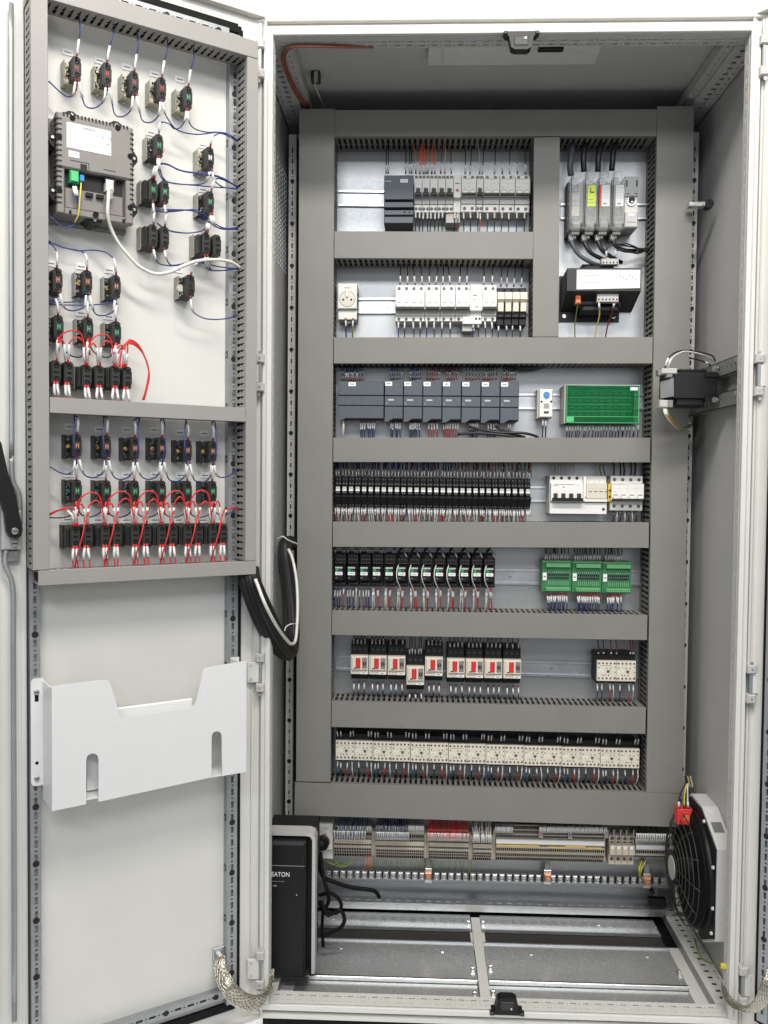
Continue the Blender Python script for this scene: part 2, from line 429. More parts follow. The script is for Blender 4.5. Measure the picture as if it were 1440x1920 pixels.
# mounting plate and the rear chassis below it
mb = MB(); wbox(mb, -.458, .458, YP, YP + .003, .115, 1.925, 'galv_dull', .001); part(mb, 'mounting_plate')
mb = MB(); wbox(mb, -.44, .44, .46, .463, .05, .13, 'galv_dull'); part(mb, 'rear_brace')
mb = MB(); perf(mb, .86, .026, [(0, .012, .008, .015)], .0248, 0, .0015, 'galv', lambda a, b, c: (a - .42, .062 + c, -b - .405), end=.005)
wbox(mb, -.42, .44, .4035, .405, .046, .0635, 'steel'); wbox(mb, -.42, .44, .431, .4325, .046, .0635, 'galv'); part(mb, 'perforated_cross_rail')
# gland plates of the floor
def plate(name, x0, x1, y0, y1, z0, z1, m, **k):
    mb = MB(); wbox(mb, x0, x1, y0, y1, z0, z1, m, .001); return part(mb, name)
mb = MB(); wbox(mb, -.4935, .4935, .004, .493, .0125, .0145, 'rubber'); part(mb, 'dark_floor_pan')  # black sheet under the rail slots, their shade put into its colour
for (x0, x1) in ((-.43, -.028), (-.004, .418)):
    plate('gland_plate', x0, x1, .347, .42, .026, .030, 'floor_plate'); plate('foam_seal', x0, x1, .285, .346, .018, .024, 'foam')
    plate('gland_plate', x0, x1, .132, .284, .026, .030, 'floor_plate'); plate('gland_plate', x0, x1, .036, .122, .019, .023, 'floor_plate')
    mb = MB(); wbox(mb, x0, x1, .1245, .1315, .0205, .0325, 'steel', .001); wbox(mb, x0, x1, .280, .2845, .026, .0335, 'galv'); wbox(mb, x0, x1, .343, .347, .026, .0325, 'galv'); part(mb, 'folded_edge')
mb = MB(); wbox(mb, -.0265, -.0055, .041, .40, .010, .034, 'paint', .002); wbox(mb, -.032, .002, .262, .34, .024, .0275, 'paint', .001); part(mb, 'centre_beam')
def bolt(x, y, z):
    mb = MB(); mb.box(-.004, .004, -.001, .0015, -.012, .012, 'steel', .0004)
    mb2 = MB(); wbox(mb, -.003, .003, -.003, .003, .0015, .010, 'steel', .001); mb.cyl(0, .004, -.0062, .0062, .0032, 'steel', 8); return mb.build('clamp_bolt', parent=CB, loc=(x, y, z))
bm = bolt(-.034, .37, .030)
for x, y, z in ((.001, .37, .030), (-.036, .165, .030), (.003, .175, .030), (-.037, .082, .023), (.002, .09, .023), (.41, .365, .030), (.412, .175, .030), (.413, .06, .023), (-.425, .18, .030)):
    o = bm.copy(); COL.objects.link(o); o.location = (x, y, z)
mb = MB()
for x, y in ((-.33, .245), (-.10, .24), (.10, .24), (.36, .245), (.28, .385), (-.36, .375)): mb.cyl(x, -y, 0, 0, .003, 'steel', 8) if False else wbox(mb, x - .003, x + .003, y - .003, y + .003, .030, .032, 'steel', .001)
part(mb, 'rivet', kind='stuff')
# latch receivers top and bottom centre
def latch(sgn, z, name):
    mb = MB(); X0 = .021
    p = [(-.031, 0), (.031, 0), (.031, .007), (.024, .008), (.019, .030), (.012, .034), (-.012, .034), (-.019, .030), (-.024, .008), (-.031, .007)]
    mb.prism([(X0 + x, z + sgn * y) for x, y in (p if sgn > 0 else p[::-1])], -.012, .010, 'black'); 
    wbox(mb, X0 - .013, X0 + .013, -.0115, -.0095, *sorted((z + sgn * .010, z + sgn * .027)), 'coal', .002); mb.cyl(X0 + .008, z + sgn * .014, .0115, .013, .002, 'steel', 8)
    wbox(mb, X0 - .034, X0 - .026, -.013, .006, *sorted((z, z + sgn * .006)), 'coal', .001); wbox(mb, X0 + .026, X0 + .034, -.013, .006, *sorted((z, z + sgn * .006)), 'coal', .001)
    return part(mb, name)
latch(1, .040, 'lock_receiver'); latch(-1, 1.957, 'lock_receiver')
# things on the ceiling
t = thing('cabinet_lamp', 'flat pale cabinet lamp fixed under the roof panel at the front edge', 'lamp', (.015, .113, 1.986))
mb = MB(); wbox(mb, -.170, .176, -.045, .045, -.016, 0, 'lamp_plate', .004); mb.build('lamp_housing', parent=t)
mb = MB(); wbox(mb, -.14, .12, -.040, .040, -.0185, -.016, 'lamp_plate', .001); mb.build('diffuser', parent=t)
mb = MB(); wbox(mb, .05, .10, -.038, -.022, -.0225, -.0187, 'black', .001); mb.build('switch', parent=t); mb = MB(); wbox(mb, -.216, -.1705, -.043, -.028, -.012, 0, 'black', .001); mb.build('plug_block', parent=t)
P = [atz(700, 88, 1.955), atz(640, 88, 1.949), atz(560, 87, 1.948), atz(538, 92, 1.948), atz(529, 107, 1.948), atz(533, 127, 1.948), atz(542, 150, 1.949), atz(556, 178, 1.95), atz(576, 203, 1.955)]
mb = MB(); ph = smooth(P); tube(mb, ph, .0030, 'cable_red', 8); ph2 = [p + Vector((.004, .006, .004)) for p in ph]; tube(mb, ph2, .003, 'cable_red', 8)
o = mb.build('cable', raw=True); tag(o, 'flat orange cable running round the upper left corner under the roof', 'cable')
mb = MB(); p = atz(592, 143, 1.98); q = atz(588, 205, 1.98); wbox(mb, p.x - .010, p.x + .010, p.y - .012, p.y + .012, 1.968, 1.988, 'coal', .003); wbox(mb, p.x - .002, p.x + .006, p.y - .014, p.y - .011, 1.962, 1.985, 'steel'); o = mb.build('eye_bolt_nut'); tag(o, 'small dark bolt and nut under the roof near the upper left corner', 'bolt')
mb = MB(); tube(mb, smooth([p + Vector((0, 0, -.012)), p + Vector((-.004, .03, -.010)), p + Vector((.004, .2, -.004)), p + Vector((.004, .30, -.02))]), .0018, 'w_white', 6)
o = mb.build('cable', raw=True); tag(o, 'thin pale earth wire hanging back from the ceiling bolt', 'cable')

# ------------------------------------------------------------------ doors
def door(sgn):
    H = Vector((-.492, 0, 0)) if sgn < 0 else Vector((.485, 0, 0)); rz = DROT if sgn < 0 else -math.radians(50)
    S = lambda a, b: (min(-sgn * -a if sgn > 0 else -a, -sgn * -b if sgn > 0 else -b), max(-sgn * -a if sgn > 0 else -a, -sgn * -b if sgn > 0 else -b))
    mb = MB()
    def bx(u0, u1, y0, y1, z0, z1, m, c=0): a, b = S(u0, u1); mb.box(a, b, y0, y1, z0, z1, m, c)
    bx(-.018, .482, .014, 1.994, -.020, 0, 'paint')
    bx(-.018, -.014, .014, 1.994, 0, .016, 'paint'); bx(.478, .482, .014, 1.994, 0, .016, 'paint')
    bx(-.014, .478, 1.990, 1.994, 0, .016, 'paint'); bx(-.014, .478, .014, .018, 0, .016, 'paint')
    bx(.0015, .0035, .03, 1.98, 0, .004, 'paint')
    bx(.4225, .4245, .03, 1.98, 0, .007, 'paint'); bx(.4245, .4340, .03, 1.98, 0, .0025, 'paint')
    D = mb.build('door', parent=CB, loc=H, rot=(0, 0, rz))
    if sgn > 0: D['label'] = 'right door, seen edge-on'
    else: D['label'] = 'left door, swung wide open'
    # gasket loop
    mb = MB(); bx(.0285, .0385, .055, 1.956, .0, .008, 'rubber'); bx(.0315, .0385, 1.956, 1.962, .0, .008, 'rubber'); bx(.4265 - .003, .4265, .05, 1.95, .007, .009, 'coal')
    bx(.0385, .4265, 1.9500, 1.9660, .0, .008, 'rubber'); bx(.0385, .4265, .047, .062, .0, .008, 'rubber'); mb.build('gasket', parent=D)
    # perforated tubular frame
    for (u0, u1, nm) in ((.0390, .0600, 'v'), (.4060, .4230, 'v')):
        mb = MB(); wv = u1 - u0; c0, c1 = wv / 2 - .0027, wv / 2 + .0027
        HV = [(0, .013, c0, c1), (.0125, .0035, c0 + .0008, c1 - .0008)]
        sx = 1 if sgn > 0 else -1
        perf(mb, 1.875, wv, HV, .025, .016, .0175, 'zinc', (lambda a, b, c, sx=sx, u0=u0: (sx * (u0 + b), a + .065, c)))
        for k in range(18):
            a, b = S((u0 + u1) / 2, (u0 + u1) / 2); mb.cyl(a, .1275 + .1 * k, .0170, .0180, .0058, 'dark', 12)
        bx(u0, u0 + .0015, .065, 1.925, .001, .016, 'zinc'); bx(u1 - .0015, u1, .065, 1.925, .001, .016, 'zinc')
        for k in range(17):                       # square punched lugs on the inner flank
            zz = .13 + .1 * k
            uu = u1 if u0 < .1 else u0 - .0004
            bx(uu, uu + .0005, zz, zz + .013, .003, .012, 'coal'); bx(uu, uu + .0007, zz + .003, zz + .009, .005, .009, 'zinc')
        mb.build('perforated_frame', parent=D)
    for (z0, nm) in ((.0800, 'b'), (1.9300, 't')):
        mb = MB(); sx = 1 if sgn > 0 else -1
        perf(mb, .344, .018, [(0, .013, .0065, .011), (.0125, .0035, .0075, .010)], .025, .016, .0175, 'zinc', (lambda a, b, c, sx=sx, z0=z0: (sx * (.061 + a), z0 + b, c)))
        for k in range(4): a, b = S(.082 + .1 * k, .082 + .1 * k); mb.cyl(a, z0 + .0085, .0170, .0180, .0055, 'dark', 12)
        bx(.061, .405, z0, z0 + .0015, .001, .016, 'zinc'); bx(.061, .405, z0 + .0155, z0 + .017, .001, .016, 'zinc'); mb.build('perforated_frame', parent=D)
    return D
LD = door(-1); RD = door(1)
# lock rod, cranked around the lock case, and the black lever
def L3(u, v, w): x, y = dloc(u, v, w); return Vector((x, -w, y))
mb = MB()
def strip(pts, w, m, r=.0042, f=.45): tube(mb, smooth([L3(u, v, w) for u, v in pts], 4), r, m, 8, f, up=(0, -1, 0))
strip([(21, 5), (21, 300), (22, 700), (22, 860)], .014, 'zinc'); strip([(22, 855), (24, 900), (36, 930), (37, 985)], .014, 'zinc', .0042)
strip([(12, 1030), (10, 1060), (24, 1100), (25, 1200), (26, 1500), (27, 1915)], .014, 'zinc')
mb.build('lock_rod', parent=LD, raw=True)
mb = MB(); a = dloc(3, 958, .02); b = dloc(41, 1030, .02); mb.box(a[0], b[0], b[1], a[1], .001, .020, 'lgrey', .002)
c = dloc(27, 1019, .02); mb.screw(c[0], c[1], .020, .0075); c = dloc(22, 1045, .02); mb.box(c[0] - .013, c[0] + .013, c[1] - .008, c[1] + .010, .001, .014, 'mgrey', .001); mb.build('lock_case', parent=LD)
poly = [(-2, 825), (2, 831), (14, 885), (28, 925), (36, 965), (42, 993), (39, 1005), (30, 1010), (18, 1007), (13, 998), (9, 965), (3, 945), (-6, 940)]
mb = MB(); mb.prism([dloc(u, v, .040) for u, v in poly][::-1], .026, .044, 'black'); c = dloc(28, 996, .045); mb.screw(c[0], c[1], .044, .0065)
mb.build('lever_handle', parent=LD)
# label stickers on the left door above the buttons
SPX = [(127, 98), (187, 114), (238, 126), (290, 139), (337, 149), (283, 249), (380, 273), (381, 356), (95, 494), (152, 500), (205, 507), (152, 587), (203, 594), (333, 506),
       (131, 800), (186, 805), (237, 806), (289, 806), (337, 811), (383, 813), (130, 889), (187, 890), (237, 890), (290, 890), (338, 891), (384, 891),
       (126, 974), (183, 975), (236, 975), (290, 975), (335, 975), (381, 975)]
mb = MB(); mb.box(-.009, .009, -.0055, .0055, 0, .0012, 'paper', .0003); mb.box(-.006, .006, -.0012, .0008, .0012, .00135, 'print'); st = mb.build('sticker', parent=LD)
for i, (u, v) in enumerate(SPX):
    o = st if i == 0 else st.copy()
    if i: COL.objects.link(o)
    x, z = dloc(u, v, .001); o.location = (x, -.0005, z)
# hinges
def hinge(u, v0, v1, s, lab):
    a = at(u, v0, -.012); b = at(u, v1, -.012); h = a.z - b.z; o = Vector((a.x, -.012, b.z))
    mb = MB(); k = .017
    for y in (0, h - k):
        mb.box(-.008, .008, y, y + k, -.016, .006, 'lgrey', .002); mb.cyl(0, y + k * .5, .006, .007, .002, 'steel', 8)
    mb.cyl(s * .002, -.006, 0, .004, .0035, 'steel', 8); mb.cyl(0, h + .003, 0, .004, .003, 'steel', 8)
    mb.box(-.003, .003, k, h - k, -.010, .002, 'zinc', .001)
    e = -.026 if s < 0 else .026; x0, x1 = sorted((s * .002, e)); mb.box(x0, x1, k + .001, h - k - .001, -.004, .001, 'paint', .001)
    mb.cyl(s * .018, k + .008, .001, .0018, .0028, 'lgrey', 8); mb.cyl(s * .018, h - k - .008, .001, .0018, .0028, 'lgrey', 8)
    mb.build('hinge', parent=CB, loc=o)
for v0, v1 in ((74, 147), (664, 734), (1225, 1297), (1783, 1853)): hinge(488, v0, v1, -1, '')
for v0, v1 in ((66, 142), (664, 742), (1246, 1318), (1812, 1885)): hinge({66: 1434, 664: 1424, 1246: 1409, 1812: 1394}[v0], v0, v1, 1, '')

# ------------------------------------------------------------------ cable ducts
def duct_parts(root, L, Hh, dep, m, pitch=.0125, slotw=.0060, ends=(1, 1), sides=(1, 1)):
    """runs along local x from 0..L, y 0..Hh, back at z=0"""
    mb = MB(); lip = .010
    mb.box(0, L, 0, Hh, dep - .0022, dep, m, .0006); mb.box(0, L, 0, .0015, dep - lip, dep - .0022, m); mb.box(0, L, Hh - .0015, Hh, dep - lip, dep - .0022, m)
    mb.build('cover', parent=root)
    top = dep - lip - .0005
    HL = [(0, slotw, .14 * dep, .40 * dep), (.0006, slotw * .45, .40 * dep, .47 * dep), (0, slotw, .47 * dep, top - .010)]
    HL2 = [(0, slotw, .14 * dep, .40 * dep), (.0006, slotw * .45, .40 * dep, .47 * dep), (0, slotw, .47 * dep, top - .012), (.0006, slotw * .4, top - .012, top - .004)]
    for k, (y0, y1) in enumerate(((.0018, .0033), (Hh - .0033, Hh - .0018))):
        if not sides[k]: continue
        mb = MB(); perf(mb, L, top, HL2 if dep < .08 else HL, pitch, y0, y1, m, lambda a, b, c: (a, c, b), end=.002); mb.build('slotted_wall', parent=root)
    mb = MB(); mb.box(0, L, .0034, Hh - .0034, 0, .002, m); mb.build('base', parent=root)
    mb = MB(); mb.box(.004, L - .004, .0055, Hh - .0055, .003, dep * .80, 'rubber'); mb.build('dark_filling', parent=root, kind='stuff')  # solid black block added to darken the slots, in place of packed wires
def pduct(TL, TR, BL, BR, label, vertical=False, dep=YP - YD, group=None):
    a, b, c, d = [at(u, v, YD) for u, v in (TL, TR, BL, BR)]
    if vertical:
        m0 = (c + d) / 2; m1 = (a + b) / 2; L = (m1 - m0).length; Wd = ((b - a).length + (d - c).length) / 2; ang = math.atan2(m1.x - m0.x, m1.z - m0.z)
        # local x along +Z: rotate about Y by -90deg + lean
        t = thing('cable_duct', label, 'cable duct', (0, YP, 0), (0, -math.pi / 2 + ang, 0), group)
        ex = Vector((math.sin(ang), 0, math.cos(ang))); ey = Vector((-math.cos(ang), 0, math.sin(ang)))
        o = m0 - ey * Wd / 2; t.location = (o.x, YP, o.z)
        duct_parts(t, L, Wd, dep, 'duct'); return t
    m0 = (a + c) / 2; m1 = (b + d) / 2; L = (m1 - m0).length; Hh = ((a - c).length + (b - d).length) / 2; ang = math.atan2(m1.z - m0.z, m1.x - m0.x)
    t = thing('cable_duct', label, 'cable duct', (0, 0, 0), (0, -ang, 0), group)
    ez = Vector((-math.sin(ang), 0, math.cos(ang))); o = m0 - ez * Hh / 2; t.location = (o.x, YP, o.z)
    duct_parts(t, L, Hh, dep, 'duct'); return t
pduct((562, 204), (626.5, 204), (554, 1465), (620.5, 1467), 'tall grey vertical cable duct along the left edge of the mounting plate', True)
pduct((1232.5, 199), (1301.5, 199), (1212, 1486), (1279, 1488), 'tall grey vertical cable duct along the right edge of the mounting plate', True)
pduct((627.5, 206), (1231.5, 205), (627.5, 256), (1231.5, 255), 'topmost horizontal cable duct, above the power supply and the breakers')
pduct((1001, 257), (1050, 257), (999, 632), (1047, 631), 'short vertical cable duct between the breakers and the fuse holders', True)
pduct((627, 433.5), (1000, 434.5), (626.5, 484), (999.5, 485.5), 'short horizontal cable duct between the two upper rows of breakers')
pduct((626, 633), (1224, 631.5), (625.5, 681), (1223.5, 682), 'horizontal cable duct above the row of dark grey controller modules')
pduct((625, 820), (1219.5, 821), (624.5, 867), (1219, 866.5), 'horizontal cable duct below the dark grey controller modules')
pduct((624, 978), (1217, 979.5), (623.5, 1025.5), (1216.5, 1027.5), 'horizontal cable duct below the long row of slim black relays')
pduct((622.5, 1144), (1214, 1154), (622.5, 1191), (1213.5, 1200), 'horizontal cable duct below the black plug-in relays and green boards')
pduct((621.5, 1315), (1211, 1327), (621.5, 1363), (1210.5, 1376.5), 'horizontal cable duct below the motor breakers with red switches')
pduct((553, 1467), (1279, 1489), (551.5, 1529), (1269, 1550.5), 'wide lowest horizontal cable duct, right above the terminal strip')
# ducts on the door
def dduct(c0, c1, label, vertical, W2=.0734, back=.0175):
    (x0, y0), (x1, y1) = c0, c1
    if vertical:
        t = thing('cable_duct', label, 'cable duct'); L = y1 - y0; Wd = x1 - x0
        P = DH + DN * back + Vector((0, 0, y0)) - DD * x1
        t.location = P; t.rotation_euler = Matrix.Rotation(DROT, 3, 'Z').to_4x4().to_3x3().__matmul__(Matrix.Rotation(-math.pi / 2, 3, 'Y')).to_euler()
        duct_parts(t, L, Wd, W2 - back, 'duct_door', slotw=.0055)
    else:
        t = thing('cable_duct', label, 'cable duct', (0, 0, 0), (0, 0, DROT)); t.location = DH + DN * back + Vector((0, 0, y0)) - DD * x0
        duct_parts(t, x1 - x0, y1 - y0, W2 - back, 'duct_door', slotw=.0055)
    return t
dduct((-.4285, 1.8785), (-.0268, 1.9100), 'horizontal cable duct across the top of the left door', False)
dduct((-.4285, .9440), (-.4020, 1.8775), 'vertical cable duct on the left door beside the lock rod', True)
dduct((-.0485, .9440), (-.0268, 1.8775), 'vertical cable duct on the left door beside the hinges', True)
dduct((-.4010, 1.2050), (-.0490, 1.2310), 'horizontal cable duct across the middle of the left door', False)
dduct((-.4203, .9180), (-.0268, .9430), 'lowest horizontal cable duct on the left door, above the document pocket', False)
# DIN rails
def din(u0, v0, u1, v1, label):
    a = at(u0, v0, YP - .008); b = at(u1, v1, YP - .008); L = (b - a).length; ang = math.atan2(b.z - a.z, b.x - a.x)
    mb = MB(); mb.box(0, L, -.0135, .0135, .001, .0022, 'galv')
    for s in (-1, 1): mb.box(0, L, *sorted((s * .0135, s * .0145)), .001, .0085, 'galv'); mb.box(0, L, *sorted((s * .0145, s * .0185)), .0073, .0085, 'steel')
    for k in range(int(L / .1)): mb.screw(.02 + .1 * k, 0, .0022, .0038)
    o = mb.build('mounting_rail', loc=(a.x, YP, a.z), rot=(0, -ang, 0)); tag(o, label, 'rail')
din(634, 371, 993, 376, 'silver mounting rail behind the power supply and top breakers')
din(634, 573, 990, 573, 'silver mounting rail behind the socket and second row of breakers')
din(634, 752, 1212, 753, 'silver mounting rail behind the controller modules and thermostat')
din(634, 927, 1208, 926, 'silver mounting rail behind the slim relays and white breakers')
din(630, 1078, 1204, 1084, 'silver mounting rail behind the plug-in relays and green boards')
din(630, 1243, 1200, 1259, 'silver mounting rail behind the motor breakers')
din(630, 1405, 1200, 1420, 'silver mounting rail behind the bottom row of contactors')
din(1052, 396, 1225, 396, 'silver mounting rail behind the clear fuse holders')
din(600, 1590, 1262, 1597, 'silver mounting rail behind the beige terminal blocks')
# ------------------------------------------------------------------ devices on the mounting plate
def modular(rect, Yf, poles, style, label, cat='circuit breaker', group=None, name='circuit_breaker'):
    o, w, h, D = placed(rect, Yf); t = thing(name, label, cat, o, group=group)
    Y = lambda f: h - 2 * h * f
    pw = 2 * w / poles; g = .0004; S = D * .80
    face0, face1 = style['face']; st1 = style['step']
    sm, lm = style.get('m', 'white'), style.get('lm', 'lgrey')
    mb = MB()
    mb.box(-w + g, w - g, -h, h, .004, S * .86, sm if style.get('light', 1) else 'coal')
    mb.box(-w + g, w - g, Y(face0) - .0002, h, S * .86, S, sm, .0012)              # upper terminal shoulder
    mb.box(-w + g, w - g, -h, Y(st1), S * .86, S, sm if style.get('light', 1) else 'coal', .0012)
    mb.box(-w + g, w - g, Y(st1) + .0002, Y(face1) - .0002, S * .86, S + .003, lm, .001)
    mb.box(-w + g, w - g, Y(face1), Y(face0) - .0004, S * .86, D, sm, .0012)
    for k in range(1, poles):
        x = -w + k * pw; mb.box(x - .0002, x + .0002, Y(face1) + .001, Y(face0) - .001, D, D + .0002, 'lgrey')
    # prints
    fa = Y(face0) - Y(style['tog'][0])
    for k in range(poles if style.get('each') else 1):
        x = -w + (k * pw if style.get('each') else 0)
        mb.box(x + pw * .15, x + pw * (.75 if style.get('each') else min(poles, 2.2) * .8), Y(face0) - .10 * fa - .0006, Y(face0) - .10 * fa, D, D + .00025, 'print')
        mb.box(x + pw * .15, x + pw * .55, Y(face0) - .34 * fa - .0006, Y(face0) - .34 * fa, D, D + .00025, 'lgrey')
        mb.box(x + pw * .2, x + pw * .6, Y(style['tog'][0]) + .0016, Y(style['tog'][0]) + .0024, D, D + .00025, 'print')
    mb.box(-w + .001, w - .001, Y(face0) - .55 * fa - .0004, Y(face0) - .55 * fa, D, D + .0002, 'lgrey')
    mb.build('housing', parent=t)
    nt = style.get('nt', 1); mb = MB()
    for k in range(poles):
        for j in range(nt):
            x = -w + pw * (k + (j + .5) / nt)
            r = min(pw * .26 / nt ** .35, .0032)
            for yy in (Y(face0 * .48), Y((1 + st1) / 2 + .01)):
                mb.cyl(x, yy, S - .001, S + .0006, r * 1.25, 'mgrey', 10); mb.cyl(x, yy, S + .0006, S + .0009, r * .9, 'black', 8)
                mb.box(x - r * .6, x + r * .6, yy - r * .13, yy + r * .13, S + .0009, S + .0011, 'lgrey')
    mb.build('terminal_screw', parent=t, kind='stuff')
    a, b = style['tog']
    bar = style.get('bar')
    if bar == 'each':
        for k in range(poles):
            x = -w + pw * (k + .5); mb = MB(); mb.box(x - pw * .27, x + pw * .27, Y(b), Y(a), D - .001, D + .003, 'coal', .001)
            mb.box(x - pw * .42, x + pw * .42, Y(b) - .0005, Y(frx(.62, a, b)), D + .0002, D + .009, 'black', .001); mb.build('toggle', parent=t)
    else:
        mb = MB()
        for k in range(poles):
            x = -w + pw * (k + .5); ym = Y(frx(.28, a, b))
            mb.box(x - pw * .27, x + pw * .27, ym - .0012, ym + .0010, D, D + .0006, 'print')
            mb.box(x - pw * .32, x + pw * .32, Y(frx(.80, a, b)), ym - .0016, D, D + .007, 'white', .0012)
        mb.box(-w + .0015, w - .0015, Y(b), Y(frx(.72, a, b)), D, D + .0085, style.get('barm', 'coal'), .001); mb.build('toggle', parent=t)
    return t
YB = .334
S1 = dict(face=(.13, .60), tog=(.40, .61), step=.79, m='offwhite', lm='lgrey')
S1s = dict(S1, bar='each', nt=2, each=True, tog=(.41, .62))
# row 1 ----------------------------------------------------------------
def profile_box(name, rect, Yf, label, cat, m, bands, group=None):
    """bands: (f0, f1, depth factor, material) from the top down"""
    o, w, h, D = placed(rect, Yf); t = thing(name, label, cat, o, group=group); mb = MB()
    for f0, f1, k, mm in bands: mb.box(-w + .0003, w - .0003, h - 2 * h * f1, h - 2 * h * f0, .003, D * k, mm, .0012)
    mb.build('housing', parent=t); return t, w, h, D
t, w, h, D = profile_box('power_supply', (719.7, 325, 775.5, 415.5), .322, 'dark grey power supply block at the left end of the top breaker row', 'power supply', 'plc',
    [(0, .04, .8, 'plc'), (.04, .54, 1, 'plc'), (.54, .585, .7, 'plc_dark'), (.585, .70, .98, 'plc'), (.70, .735, .7, 'plc_dark'), (.735, .84, .9, 'plc'), (.84, .86, .7, 'plc_dark'), (.86, 1, .85, 'plc')])
mb = MB(); mb.box(w * .10, w * .60, h * .62, h * .76, D, D + .0004, 'paper'); mb.box(w * .2, w * .5, h * .68, h * .70, D + .0004, D + .0006, 'print'); mb.build('label_plate', parent=t); mb = MB(); mb.box(-w * .97, -w * .5, h * .66, h * .69, D, D + .0003, 'lgrey'); mb.build('maker_print', parent=t)
mb = MB(); [mb.cyl(w * x, -h * .56, D * .9, D * .9 + .001, .0022, 'black') for x in (.4, .75)]; mb.build('terminal_screw', parent=t, kind='stuff')
xs = [776.9, 791.3, 806, 821, 835.4]
for i in range(4): modular((xs[i], 324.2 + .1 * i, xs[i + 1], 395), YB, 1, S1s, 'narrow breaker with a black toggle, %s to the right of the dark power supply' % ORD[i + 1], group='breakers in the top row')
modular((835.4, 324.5, 850.4, 395), YB, 1, S1s, 'narrow breaker with a black toggle, joined to the module with the small red button', group='breakers in the top row')
o, w, h, D = placed((850.4, 324.5, 864.6, 395), YB); t = thing('residual_current_module', 'pale module with a small red test button between narrow and wide breakers', 'breaker', o)
mb = MB(); mb.box(-w + .0003, w - .0003, -h, h, .004, D * .8, 'offwhite', .001); mb.box(-w + .0003, w - .0003, -h * .30, h * .75, D * .8, D, 'offwhite', .001); mb.box(-w * .6, w * .6, h * .42, h * .48, D, D + .0003, 'print')
mb.build('housing', parent=t); mb = MB(); mb.box(-w * .35, w * .35, h * .02, h * .14, D, D + .002, 'red', .0005); mb.build('button', parent=t)
mb = MB(); mb.box(-w * 2.9, w * .9, -h * 1.52, -h * 1.02, .01, D * .72, 'lgrey', .001); mb.box(-w * 1.9, -w * .6, -h * 1.12, -h * 1.04, D * .72, D * .73, 'yellow'); mb.build('side_block', parent=t)
for i, (a, b, p, s) in enumerate(((864.8, 893.4, 2, S1), (893.6, 906.3, 1, S1s), (906.5, 937.1, 2, S1), (937.3, 966, 2, S1), (966.2, 994.6, 2, S1))):
    modular((a, 324.8, b, 394 + .3 * i), YB, p, s, ['wide two-pole breaker with a white label strip beside the red button module', 'single narrow breaker with a black toggle between two wide two-pole ones',
        'two-pole breaker third from the right end of the top row', 'two-pole breaker second from the right end of the top row', 'two-pole breaker at the right end of the top row'][i], group='breakers in the top row')
# row 2: socket, breakers, fuse relays
def socket(rect, label, plug=False):
    o, w, h, D = placed(rect, .345); t = thing('rail_socket', label, 'power socket', o); mb = MB()
    mb.box(-w, w, -h * .98, h * .62, .004, D * .8, 'offwhite', .001); mb.box(-w, w, -h * .42, h, .004, D, 'offwhite', .0015)
    mb.box(-w, w, -h, -h * .46, .004, D * .84, 'offwhite', .0015); mb.box(-w * .35, w * .35, h * .72, h * .8, D, D + .0003, 'lgrey'); mb.build('housing', parent=t)
    mb = MB(); r = w * .84; cy = h * .13
    mb.cyl(0, cy, D - .0005, D + .0004, r, 'mgrey', 24); mb.cyl(0, cy, D + .0004, D + .0008, r * .93, 'cream', 24)
    mb.cyl(-w * .42, cy - h * .05, D + .0008, D + .0012, .0026, 'black'); mb.cyl(w * .42, cy - h * .05, D + .0008, D + .0012, .0026, 'black'); mb.box(-.002, .002, cy + h * .1, cy + h * .42, D + .0008, D + .006, 'steel', .0005)
    mb.build('socket_well', parent=t); mb = MB(); mb.cyl(0, -h * .96, D * .2, D * .70, w * .62, 'mgrey', 14, ry=h * .22); mb.build('cable_entry', parent=t); return t, w, h, D
socket((633.2, 531.3, 669.2, 598), 'cream earthed power socket at the left end of the second row')
S2 = dict(face=(.19, .70), tog=(.44, .715), step=.855, m='white', lm='lgrey')
for i, (a, b, p, lab) in enumerate(((741, 796.6, 4, 'white four-pole breaker, first right of the bare rail'), (797, 825.3, 2, 'white two-pole breaker right beside the four-pole one'),
        (825.7, 853.7, 2, 'white two-pole breaker third in the second row'), (854, 881.6, 2, 'white two-pole breaker joined to the earth leakage block'), (904.2, 932, 2, 'white two-pole breaker right before the cream fuse relays'))):
    modular((a, 532.6, b, 600.5), YB, p, S2, lab, group='white breakers in the second row')
o, w, h, D = placed((881.8, 532.8, 903.9, 606.5), YB); t = thing('earth_leakage_block', 'white earth leakage block with test knob and lower wing beside breakers', 'breaker', o)
mb = MB(); mb.box(-w, w, -h, h * .72, .004, D * .8, 'white', .001); mb.box(-w, w, -h * .35, h * .98, .004, D, 'white', .001); mb.box(-w * 2.25, w, -h * .99, -h * .58, D * .5, D * .86, 'white', .001)
mb.box(-w * .6, w * .1, h * .40, h * .44, D, D + .0003, 'black'); mb.box(-w * .6, w * .5, h * .50, h * .515, D, D + .0003, 'print'); mb.box(-w * .6, -w * .1, h * .2, h * .23, D, D + .0003, 'print')
mb.box(-w * 2.25, -w * .1, -h * 1.32, -h * 1.0, .02, D * .7, 'lgrey', .001); mb.build('housing', parent=t)
mb = MB(); mb.cyl(w * .15, -h * .08, D, D + .004, .0045, 'white', 12, .0035); mb.build('test_knob', parent=t)
mb = MB(); [mb.cyl(w * x, -h * .72, D * .86, D * .87, .0028, 'dark') for x in (.05, .65)]; mb.build('terminal_screw', parent=t, kind='stuff')
o, w, h, D = placed((932.6, 536, 946.6, 606.5), .330)
t = thing('fuse_relay', '', 'relay', o, group='cream-faced relays in the second row')
mb = MB(); mb.box(-w + .0003, w - .0003, -h, h, .004, D * .7, 'black', .001); mb.box(-w + .0003, w - .0003, -h * .62, -h * .3, D * .7, D * .8, 'black', .001); mb.build('base', parent=t)
